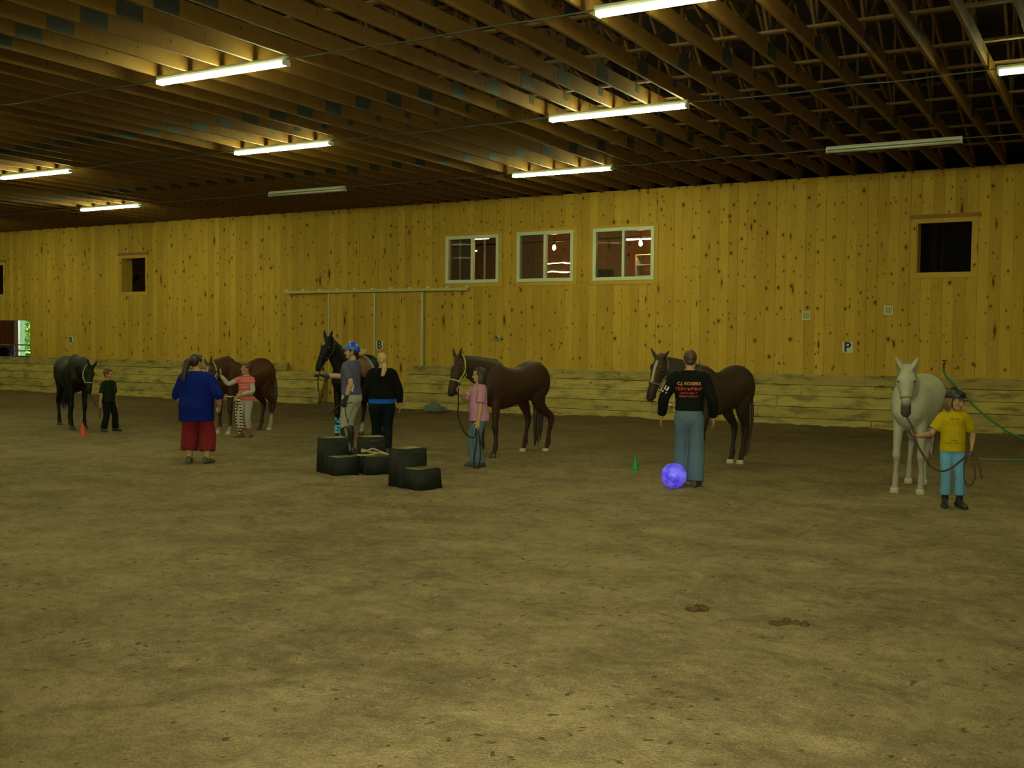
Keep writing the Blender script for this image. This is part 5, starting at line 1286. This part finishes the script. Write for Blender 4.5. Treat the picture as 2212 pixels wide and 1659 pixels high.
rope('lead_rope', [j, j.lerp(hd, .3) + V((0, -.02, -.12)), j.lerp(hd, .7) + V((0, -.04, -.10)), hd, hd + V((.01, -.07, -.25)), hd + V((.06, -.07, -.62)), hd + V((.11, -.05, -.70)), hd + V((.12, -.06, -.30)), hd + V((.09, -.06, -.06)), hd + V((.14, -.06, -.30)), hd + V((.20, -.05, -.62))], .012, twist, 'black and white lead rope hanging in loops from the striped girl')
j, hd = H['black']['MW'] @ H['black']['hp'](.72, -PI / 2, 1.1), P['rider']['hand']['R']
lh = P['rider']['hand']['L']
rope('reins', [j, hd, hd + V((.02, -.02, -.22)), hd + V((.12, -.04, -.42)), hd.lerp(lh, .45) + V((0, -.03, -.36)), hd.lerp(lh, .8) + V((0, -.04, -.12)), lh, lh + V((.02, .0, -.12)), lh + V((.05, .02, -.26))], .009, M_bleather, 'black leather reins held in both gloved hands of the rider')
whip = rope('riding_crop', [lh + V((.10, .05, .03)), lh, lh - (loc('rider', 0, 0, 0) - loc('rider', .42, .10, -.04))], .007, M_bleather, 'thin dark riding crop held low by the girl in the blue helmet', 'riding crop')
j, hd, lh = H['chestnut']['jaw'], P['pink']['hand']['R'], P['pink']['hand']['L']
rope('lead_rope', [j, hd, hd + V((0, 0, -.20)), hd + V((.02, -.03, -.42)), hd.lerp(lh, .5) + V((0, -.06, -.38)), lh + V((-.02, -.05, -.16)), lh + V((0, -.02, -.02)), lh + V((.02, -.05, -.25)), lh + V((-.01, -.08, -.55)), lh + V((.06, -.08, -.64)), lh + V((.10, -.06, -.40)), lh + V((.05, -.04, -.06))], .011, M_rope_b, 'dark lead rope looping down from the hands of the girl in pink')
j, hd = H['brown']['jaw'], P['man']['hand']['L']
mr = loc('man', -.14, .24, .95)
rope('lead_rope', [j, j.lerp(mr, .35) + V((0, 0, -.05)), j.lerp(mr, .7) + V((0, 0, -.06)), mr, mr + V((.01, 0, -.22)), mr + V((.0, 0, -.5)), mr + V((.05, .03, -.72))], .012, twist, 'black and white lead rope hanging in front of the man in black')
j, hd, lh = H['white']['jaw'], P['yellow']['hand']['R'], P['yellow']['hand']['L']
rope('lead_rope', [j, j + V((0, .0, -.20)), j.lerp(hd, .75) + V((0, 0, -.02)), hd, hd + V((.08, -.05, -.18)), hd.lerp(lh, .4) + V((0, -.10, -.31)), hd.lerp(lh, .65) + V((0, -.12, -.27)), lh + V((-.05, -.05, -.06)), lh, lh + V((.05, -.03, -.10)), lh + V((.07, -.04, -.30)), lh + V((.0, -.06, -.38)), lh + V((-.05, -.05, -.25)), lh + V((-.02, -.03, -.04)), lh + V((.05, -.02, .0)), lh + V((.10, -.02, -.12)), lh + V((.15, -.03, -.29))], .012, M_rope_br, 'brown lead rope drooping between the hands of the child in yellow')
ph = empty('phone', loc('rider', -.105, -.105, 1.0 - .015), math.radians(186 - 90)); tag(ph, 'white phone tucked in the waistband of the cream breeches', 'phone')
bm = bmesh.new(); box(bm, (-.026, -.006, -.055), (.026, .006, .055), Matrix.Rotation(math.radians(30), 4, 'Y'), bevel=.004); obj('phone_body', bm, M_white, ph)
bm = bmesh.new(); box(bm, (-.008, -.0085, -.008), (.008, -.006, .008), Matrix.Rotation(math.radians(30), 4, 'Y') @ Matrix.Translation(V((.012, 0, .04)))); obj('camera_lens', bm, M_black, ph)
c = P['blue']['hand']['R']
bm = bmesh.new(); ball(bm, c + V((.0, .0, .02)), (.035, .02, .05), 10); tag(obj('tissue', bm, M_white), 'crumpled pale tissue in the right hand of the woman in blue', 'tissue')

# mounting blocks
M_block = plain('dusty_black_plastic', (.0055, .006, .0048), .75, .25, var=.5, scale=5, bump=.15)
M_dust = NT('dusty_tread'); v_ = M_dust.coord(); M_dust = M_dust.done(M_dust.mix(M_dust.ramp(M_dust.noise(v_, 7, 4), .3, .6), (.05, .045, .025), (.22, .18, .09)), .95, .1)
def block(x, y, ang, w, h1, h2, d1, d2, lab, rear=0.0):
    """front-left corner at (x, y); local x runs along the front, y towards the back"""
    r = empty('mounting_block', (x, y, 0), math.radians(ang)); tag(r, lab, 'mounting block', 'mounting blocks')
    def tread(lo, hi, nm, par):
        bm = bmesh.new(); box(bm, lo, hi, bevel=.012); return obj(nm, bm, M_dust, par, False)
    bm = bmesh.new(); bt = .02   # sides draw in slightly towards the top
    for (a, b_, h_) in ((0, d1, h1), (d1 - .005, d1 + d2, h2)) + (((d1 + d2 - .005, d1 + d2 + rear, h1),) if rear else ()):
        vs = [V((0, a, -.03)), V((w, a, -.03)), V((w, b_, -.03)), V((0, b_, -.03))]; tp = [V((bt, a + (bt if a == 0 else 0), h_)), V((w - bt, a + (bt if a == 0 else 0), h_)), V((w - bt, b_, h_)), V((bt, b_, h_))]
        B0 = [bm.verts.new(p) for p in vs]; T0 = [bm.verts.new(p) for p in tp]
        fs = [bm.faces.new(B0[::-1]), bm.faces.new(T0)] + [bm.faces.new((B0[i], B0[(i + 1) % 4], T0[(i + 1) % 4], T0[i])) for i in range(4)]
        bmesh.ops.bevel(bm, geom=list({e for f in fs for e in f.edges}), offset=.016, segments=2, affect='EDGES')
    obj('step_body', bm, M_block, r)
    tread((.04, .04, h1 - .006), (w - .04, d1 - .005, h1 + .004), 'lower_tread', r); tread((.04, d1 + .02, h2 - .006), (w - .04, d1 + d2 - .03, h2 + .004), 'upper_tread', r)
    bm = bmesh.new(); box(bm, (w * .35, d1 - .018, h2 - .075), (w * .72, d1 - .004, h2 - .045), bevel=.006); obj('hand_slot', bm, M_black, r)
    if rear: tread((.04, d1 + d2 + .01, h1 - .006), (w - .04, d1 + d2 + rear - .03, h1 + .004), 'rear_tread', r)
    return r
block(-9.66, 11.92, 68, .40, .245, .50, .29, .28, 'left mounting block of the joined pair, two dusty black steps')
block(-9.44, 12.295, 50, .40, .245, .50, .29, .28, 'right mounting block of the joined pair, with pale rope lying on its step')
block(-7.853, 11.314, 77, .46, .255, .50, .29, .28, 'black two-step mounting block standing alone on the right')
r = empty('step_stool', (-10.12, 12.93, 0), math.radians(36)); tag(r, 'low dark step behind the gap of the paired mounting blocks, under the rider', 'step')
bm = bmesh.new(); box(bm, (-.34, -.22, -.02), (.34, .24, .19), bevel=.02); obj('step_body', bm, M_block, r, False)
bm = bmesh.new(); box(bm, (-.30, -.19, .185), (.30, .21, .199), bevel=.004); obj('tread', bm, M_dust, r, False)

# pale rope heaped on the low step
c = V((-9.47, 12.28, .255)); e1, e2 = V((math.cos(math.radians(50)), math.sin(math.radians(50)), 0)), V((-math.sin(math.radians(50)), math.cos(math.radians(50)), 0))
q = lambda a, b, z=.0: c + e1 * a + e2 * b + V((0, 0, z + .014))
M_rp = plain('pale_cotton_rope', (.27, .21, .12), .9, .1, var=.25, scale=50)
rope('rope', [q(-.05, .05), q(.08, .03), q(.20, .05, .01), (q(.28, .10, .02)), q(.36, .12, .0), q(.38, .18), q(.30, .22, .03), q(.20, .19, .07), q(.12, .15, .05), q(.05, .20, .03), q(.06, .24, .06), q(.13, .20, .03), q(.22, .14, .02), q(.33, .10, .01), q(.40, .06)], .014, M_rp, 'pale rope heaped on the step of the mounting blocks', 'rope')

def cone(x, y, h_, r_, mat, lab):
    t = empty('traffic_cone', (x, y, 0)); tag(t, lab, 'cone')
    bm = bmesh.new(); loft(bm, [(V((0, 0, .012)), V((r_, 0, 0)), V((0, r_, 0))), (V((0, 0, .03)), V((r_ * .86, 0, 0)), V((0, r_ * .86, 0))), (V((0, 0, h_ * .93)), V((r_ * .24, 0, 0)), V((0, r_ * .24, 0))), (V((0, 0, h_)), V((r_ * .17, 0, 0)), V((0, r_ * .17, 0)))], 28, 1); obj('cone_body', bm, mat, t)
    bm = bmesh.new(); loft(bm, [(V((0, 0, -.01)), V((r_ * 1.12, 0, 0)), V((0, r_ * 1.12, 0))), (V((0, 0, .016)), V((r_ * 1.08, 0, 0)), V((0, r_ * 1.08, 0)))], 28, 1); obj('base', bm, mat, t)
cone(-17.78, 14.22, .235, .072, plain('orange_red_plastic', (.50, .05, .02), .45, .4, var=.06), 'small orange-red cone on the sand in front of the boy and the dark horse')
cone(-6.39, 14.86, .235, .058, plain('green_plastic', (.005, .17, .045), .45, .4, var=.06), 'small green cone on the sand left of the man in black')

# blue-violet ball at the man's heels, its glow put into the material as emission
t = empty('ball', (-5.20, 13.36, .165)); tag(t, 'blue-violet ball with an added glow on the sand beside the feet of the man in black', 'ball')
Mba = NT('blue_violet_glow'); v_ = Mba.coord(); f_ = Mba.noise(v_, 9, 4, .7)
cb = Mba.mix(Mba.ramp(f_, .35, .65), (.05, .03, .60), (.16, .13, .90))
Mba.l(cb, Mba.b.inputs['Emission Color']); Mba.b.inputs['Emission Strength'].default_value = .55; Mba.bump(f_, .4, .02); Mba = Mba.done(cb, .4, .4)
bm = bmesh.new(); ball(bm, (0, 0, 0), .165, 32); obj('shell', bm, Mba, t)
bm = bmesh.new()
for k in range(3):
    rot = Matrix.Rotation(k * PI / 3, 3, 'Z') @ Matrix.Rotation(.5, 3, 'X'); tube(bm, [rot @ V((.166 * math.cos(a), 0, .166 * math.sin(a))) for a in np.linspace(0, 2 * PI, 33)], .0035, 6, 1, up=rot @ V((0, 1, 0)))
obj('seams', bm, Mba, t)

# grey plastic bag against the planks
bm = bmesh.new()
for cx, cy, cz, r_ in ((0, 0, .10, (.22, .13, .14)), (-.14, .03, .08, (.14, .11, .11)), (.17, -.02, .06, (.18, .12, .08)), (-.02, .02, .18, (.10, .08, .09))): ball(bm, (cx, cy, cz), r_, 14)
me = remesh(bm, .018, 1)
n_ = coords(me); dx = .022 * np.sin(n_ * 31 + n_[:, [1, 2, 0]] * 23) * np.sin(n_[:, [2, 0, 1]] * 41); me.vertices.foreach_set('co', (n_ + dx).ravel())
o = link('bag', me, cloth('grey_plastic', (.20, .23, .21), .2, .6)); o.location = (-16.22, 24.15, .03); o.rotation_euler = (0, 0, .5); tag(o, 'crumpled grey bag lying at the foot of the kick planks', 'bag')

# droppings on the near sand
M_dung = plain('dung', (.060, .032, .012), .95, .1, var=.5, scale=30, bump=.5)
for (x, y, n, w_, lab) in ((-2.63, 7.30, 7, .09, 'small dark clump of droppings on the near sand, the left of two'), (-1.98, 7.22, 9, .13, 'wider dark clump of droppings on the near sand, the right of two')):
    rs = random.Random(n); bm = bmesh.new()
    for k in range(n): ball(bm, (rs.uniform(-w_, w_), rs.uniform(-.05, .05), rs.uniform(.005, .025)), (rs.uniform(.025, .04), rs.uniform(.025, .035), rs.uniform(.02, .03)), 8)
    o = link('droppings', remesh(bm, .008, 1), M_dung); o.location = (x, y, 0); o.rotation_euler = (0, 0, .5); tag(o, lab, 'droppings')
